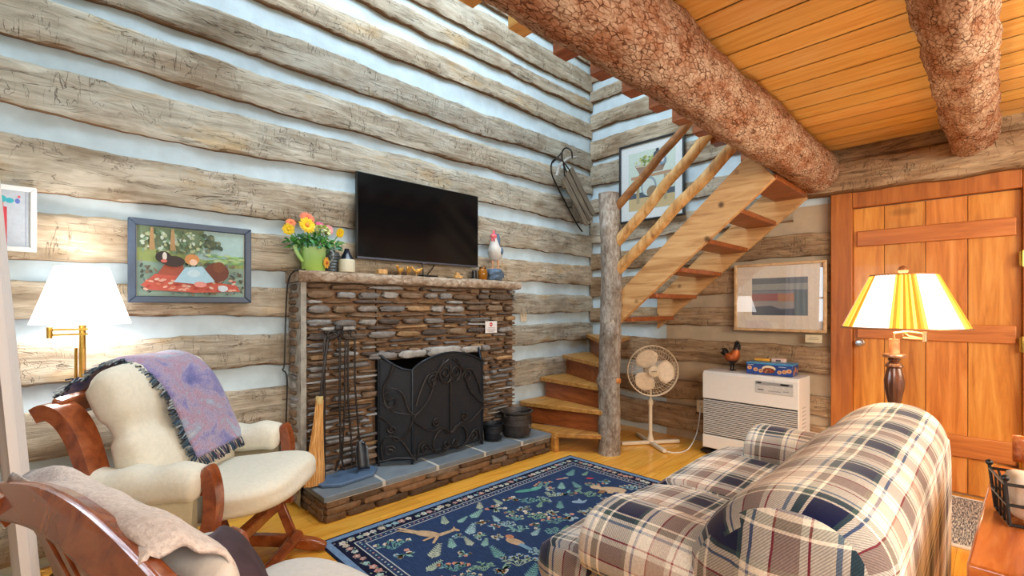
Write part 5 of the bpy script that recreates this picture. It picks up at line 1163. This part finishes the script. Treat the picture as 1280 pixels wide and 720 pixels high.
m = M(); 
for y, z, r in ((-.06, .03, .02), (-.01, .05, .022), (.05, .035, .02)): m.T = Matrix.Rotation(PI / 2, 4, 'Z'); m.disc((y, -.1665, z), r, n=12, col=S(206, 140, 96))
m.build('side_picture', PAPER, t, flat=True)
m = M(); m.box((0, 0, .012), (.12, .05, .022)); o = tag(m.build('snack_packet', plain('yellow_pack', S(240, 176, 70), .4), None, bevel=.005), 'yellow snack packet lying on the blue cookie box', 'packet'); place(o, (-.18, -1.865, .808), -PI / 2)
t = thing('card_pack', 'small pale pink card box lying on the blue cookie box', 'box', (-.18, -1.985, .808), -PI / 2 + .1); m = M(); m.box((0, 0, .016), (.10, .06, .03)); m.build('box_body', plain('pink_card', S(226, 196, 186), .5), t, bevel=.003); m = M(); m.box((0, -.0305, .014), (.035, .002, .012)); m.build('dark_window', BLACK, t, flat=True)
# fan
t = thing('pedestal_fan', 'cream pedestal fan with three blades standing under the stairs', 'fan', (-.45, -1.00, 0), R(-136) + PI / 2)
for a in (PI / 4 - .6, PI * 3 / 4 - .6):
    m = M(); m.at((0, 0, .02), (0, 0, a)); m.box((0, 0, 0), (.56, .035, .03)); m.build('base_foot', OFFWHITE, t, bevel=.006)
m = M(); m.tube([(0, 0, .02), (0, 0, .38)], .017, 14); m.tube([(0, 0, .36), (0, 0, .62)], .012, 14); m.lathe([(.03, .01), (.03, .05), (.02, .08), (.018, .10)], 18); m.lathe([(.02, .36), (.024, .37), (.024, .40), (.014, .41)], 16); m.build('pole', OFFWHITE, t)
hz = .68; fy = -.07
m = M(); m.at((0, -.0, hz), (PI / 2, 0, 0)); m.lathe([(.02, -.07), (.05, -.06), (.062, -.02), (.062, .03), (.05, .045)], 20); m.build('motor_housing', OFFWHITE, t)
m = M()
for i in range(4): 
    r_ = (.225, .223)[i % 2]; m.tube([(r_ * math.cos(2 * PI * k / 56), fy - .0 + (i - 1.5) * .012, hz + r_ * math.sin(2 * PI * k / 56)) for k in range(56)], .005 if i in (1, 2) else .003, 5, closed=True)
for i in range(44):
    a = 2 * PI * i / 44
    for yf in (fy - .045, fy + .05): m.tube([(.05 * math.cos(a), yf, hz + .05 * math.sin(a)), (.16 * math.cos(a + .25), yf + (.005 if yf > fy else -.0), hz + .16 * math.sin(a + .25)), (.224 * math.cos(a + .4), fy, hz + .224 * math.sin(a + .4))], .0013, 4)
for r_ in (.10, .15, .19): m.tube([(r_ * math.cos(2 * PI * k / 40), fy - .046 + (r_ > .16) * .012, hz + r_ * math.sin(2 * PI * k / 40)) for k in range(40)], .0014, 4, closed=True)
m.build('wire_cage', OFFWHITE, t)
m = M(); m.at((0, fy - .048, hz), (PI / 2, 0, 0)); m.lathe([(.05, -.004), (.05, .004), (.04, .01), (.002, .011)], 24); hb = m.build('hub_badge', plain('hub_tan', S(214, 196, 170), .4), t)
m = M(); m.c(S(110, 100, 90)); m.box((0, fy - .0605, hz), (.045, .002, .007)); m.build('badge_mark', PAPER, hb, flat=True)
for i in range(3):
    a0 = PI / 2 + .45 + 2 * PI * i / 3
    def bl(u, v, a0=a0):
        r_ = lerp(.03, .195, u); w_ = .95 * math.sin(PI * min(1, .22 + .62 * u)) ** .7 * (.55 if u < .1 else 1) * (1 - .5 * max(0, u - .8) / .2) ; a = a0 + (v - .5) * w_ * 1.75
        return (r_ * math.cos(a), fy + .015 * (v - .5) * 2, hz + r_ * math.sin(a))
    m = M(); m.grid(10, 8, bl); b_ = m.build('blade', plain('blade_cream', S(232, 214, 190), .35) if i == 0 else bpy.data.materials['blade_cream'], t, ang=80); b_.modifiers.new('t', 'SOLIDIFY').thickness = .003
m = M(); m.tube(smooth([(-.47, -1.04, .03), (-.52, -1.09, .006), (-.56, -1.20, .005), (-.52, -1.30, .006), (-.38, -1.33, .02), (-.2, -1.32, .12), (-.085, -1.30, .30), (-.07, -1.30, .33)], 7), .0045, 6); tag(m.build('fan_cord', WHITE, None), 'white cord looping over the floor from the fan to the outlet', 'cord')
m = M(); m.box((0, -.012, 0), (.03, .03, .03)); 

# ------------------------------------------------------------------ curtain, table, basket, chair
t = thing('window_curtain', 'white curtain hanging at the window near the cream armchair', 'curtain', (-4.506, -1.02, 0))
k = N('curtain_cloth'); k.set(Base_Color=S(232, 226, 224), Roughness=.9, Subsurface_Weight=0, Specular_IOR_Level=.1); CUR = k.m
m = M(); m.grid(60, 10, lambda u, v: (.022 * math.sin(u * 2 * PI * 5) + .07 * (1.7 - 1.94 * v - .05), lerp(-.24, .24, u), lerp(.05, 1.99, v))); m.build('cloth', CUR, t, ang=85)
m = M(); m.tube([(-.0, -1.6, 2.0), (0, .40, 2.0)], .011, 10); m.build('rod', IRON, t)
t = thing('side_table', 'reddish wooden table with a worn edge behind the loveseat', 'table', (-2.55, -3.605, 0), -.04)
m = M(); m.box((0, 0, .70), (.92, .86, .035)); m.build('tabletop', TABLEW, t, bevel=.006)
m = M(); m.box((-.005, .395, .65), (.84, .02, .07)); m.box((0, -.395, .65), (.84, .02, .07)); m.box((-.41, 0, .65), (.02, .79, .07)); m.box((.41, 0, .65), (.02, .79, .07)); m.build('apron', TABLEW, t, bevel=.003)
for x in (-.40, .40):
    for y in (-.37, .37): m = M(); m.box((x, y, .34), (.05, .05, .68)); m.build('leg', TABLEW, t, bevel=.004)
t = thing('wire_basket', 'black wire napkin basket on the reddish table', 'basket', (-2.63, -3.27, .7185), .2)
m = M()
for z, s_ in ((.006, .06), (.055, .066), (.105, .07)): m.tube([(s_ * a, s_ * b, z) for a, b in ((-1, -1), (1, -1), (1, 1), (-1, 1))], .004, 6, closed=True)
for a, b in ((-1, -1), (1, -1), (1, 1), (-1, 1)): m.tube([(a * .06, b * .06, .006), (a * .07, b * .07, .115)], .004, 6); m.sbox((a * .07, b * .07, .12), (.008, .008, .008), 2, 4)
for k2 in range(-1, 2):
    for ax in range(4):
        c_, s_ = math.cos(ax * PI / 2), math.sin(ax * PI / 2); p = (k2 * .03, -.062); q_ = (k2 * .034 + .02, -.07); m.tube([(p[0] * c_ - p[1] * s_, p[0] * s_ + p[1] * c_, .006), (q_[0] * c_ - q_[1] * s_, q_[0] * s_ + q_[1] * c_, .105)], .003, 5)
m.build('wire_frame', BLACK, t)
m = M(); m.sbox((0, 0, 0), (.05, .05, .052), 7, 8, .06, 3); o = tag(m.build('paper_napkins', plain('napkin_white', S(236, 226, 214), .9, var=.05, scale=80), None, ang=60), 'stack of white paper napkins inside the black wire basket', 'napkins'); place(o, (-2.63, -3.27, .785), .2)
t = thing('dining_chair', 'low wooden chair standing behind the reddish table by the door', 'chair', (-1.80, -3.515, 0), 0)
for y in (-.22, .22):
    m = M(); m.tube([(.20, y, 0), (.19, y, .40), (.235, y, .67)], [.016, .022, .018], 10); m.build('back_post', TABLEW, t)
    m = M(); m.tube([(-.20, y, 0), (-.19, y, .43)], [.015, .022], 10); m.build('leg', TABLEW, t)
m = M(); m.sbox((0, 0, .44), (.23, .24, .02), 6, 8); m.build('seat', TABLEW, t)
m = M(); m.grid(10, 4, lambda u, v: (.235 + .02 * math.sin(PI * u), lerp(-.27, .27, u), lerp(.63, .735, v))); o = m.build('top_rail', TABLEW, t); o.modifiers.new('t', 'SOLIDIFY').thickness = .025
# ------------------------------------------------------------------ light
def area(name, loc, target, size, power, col, sy=None):
    l = bpy.data.lights.new(name, 'AREA'); l.energy = power; l.color = col; l.size = size
    if sy: l.shape = 'RECTANGLE'; l.size_y = sy
    o = bpy.data.objects.new(name, l); COL.objects.link(o); o.location = loc
    o.rotation_euler = (Vector(target) - Vector(loc)).to_track_quat('-Z', 'Y').to_euler(); return o
def point(name, loc, power, col, r=.05):
    l = bpy.data.lights.new(name, 'POINT'); l.energy = power; l.color = col; l.shadow_soft_size = r
    o = bpy.data.objects.new(name, l); COL.objects.link(o); o.location = loc; return o
area('window_daylight', (X0 - .3, -1.57, 1.5), (-2.0, -1.2, .8), 1.3, 60, (.72, .87, 1.0), 1.0)
area('loft_daylight', (-2.6, -1.3, 4.6), (-2.3, -.5, 1.5), 2.4, 108, (.72, .88, 1.0), 1.6)
area('warm_side_fill', (-2.3, -5.2, 1.9), (-1.2, -2.4, 1.2), 1.6, 85, (1.0, .87, .68), 1.2)  # warm fill added out of view to brighten the ceiling and door side
area('room_fill', (-4.3, -4.6, 2.0), (-1.6, -1.2, 1.0), 1.6, 60, (1.0, .95, .88), 1.2)
point('lamp_bulb_white', LAMP1, 16, (1, .95, .88), .06)
point('lamp_bulb_warm', LAMP2, 16, (1, .78, .5), .06)
w = bpy.data.worlds.new('world'); sc.world = w; w.use_nodes = True
nt = w.node_tree; bg = nt.nodes['Background']
tc = nt.nodes.new('ShaderNodeTexCoord'); no = nt.nodes.new('ShaderNodeTexNoise'); no.inputs['Scale'].default_value = 9
cr = nt.nodes.new('ShaderNodeValToRGB'); cr.color_ramp.elements[0].color = (.55, .72, .62, 1); cr.color_ramp.elements[1].color = (.9, .95, 1, 1); cr.color_ramp.elements[0].position = .4; cr.color_ramp.elements[1].position = .6
nt.links.new(tc.outputs['Generated'], no.inputs['Vector']); nt.links.new(no.outputs['Fac'], cr.inputs[0]); nt.links.new(cr.outputs[0], bg.inputs[0]); bg.inputs[1].default_value = .75
sc.view_settings.view_transform = 'Standard'; sc.view_settings.look = 'None'; sc.view_settings.exposure = 0.0
sc.cycles.max_bounces = 6; sc.cycles.diffuse_bounces = 4; sc.cycles.glossy_bounces = 3; sc.cycles.transmission_bounces = 6
sc.cycles.sample_clamp_indirect = 4; sc.cycles.use_denoising = True; sc.cycles.caustics_reflective = False; sc.cycles.caustics_refractive = False
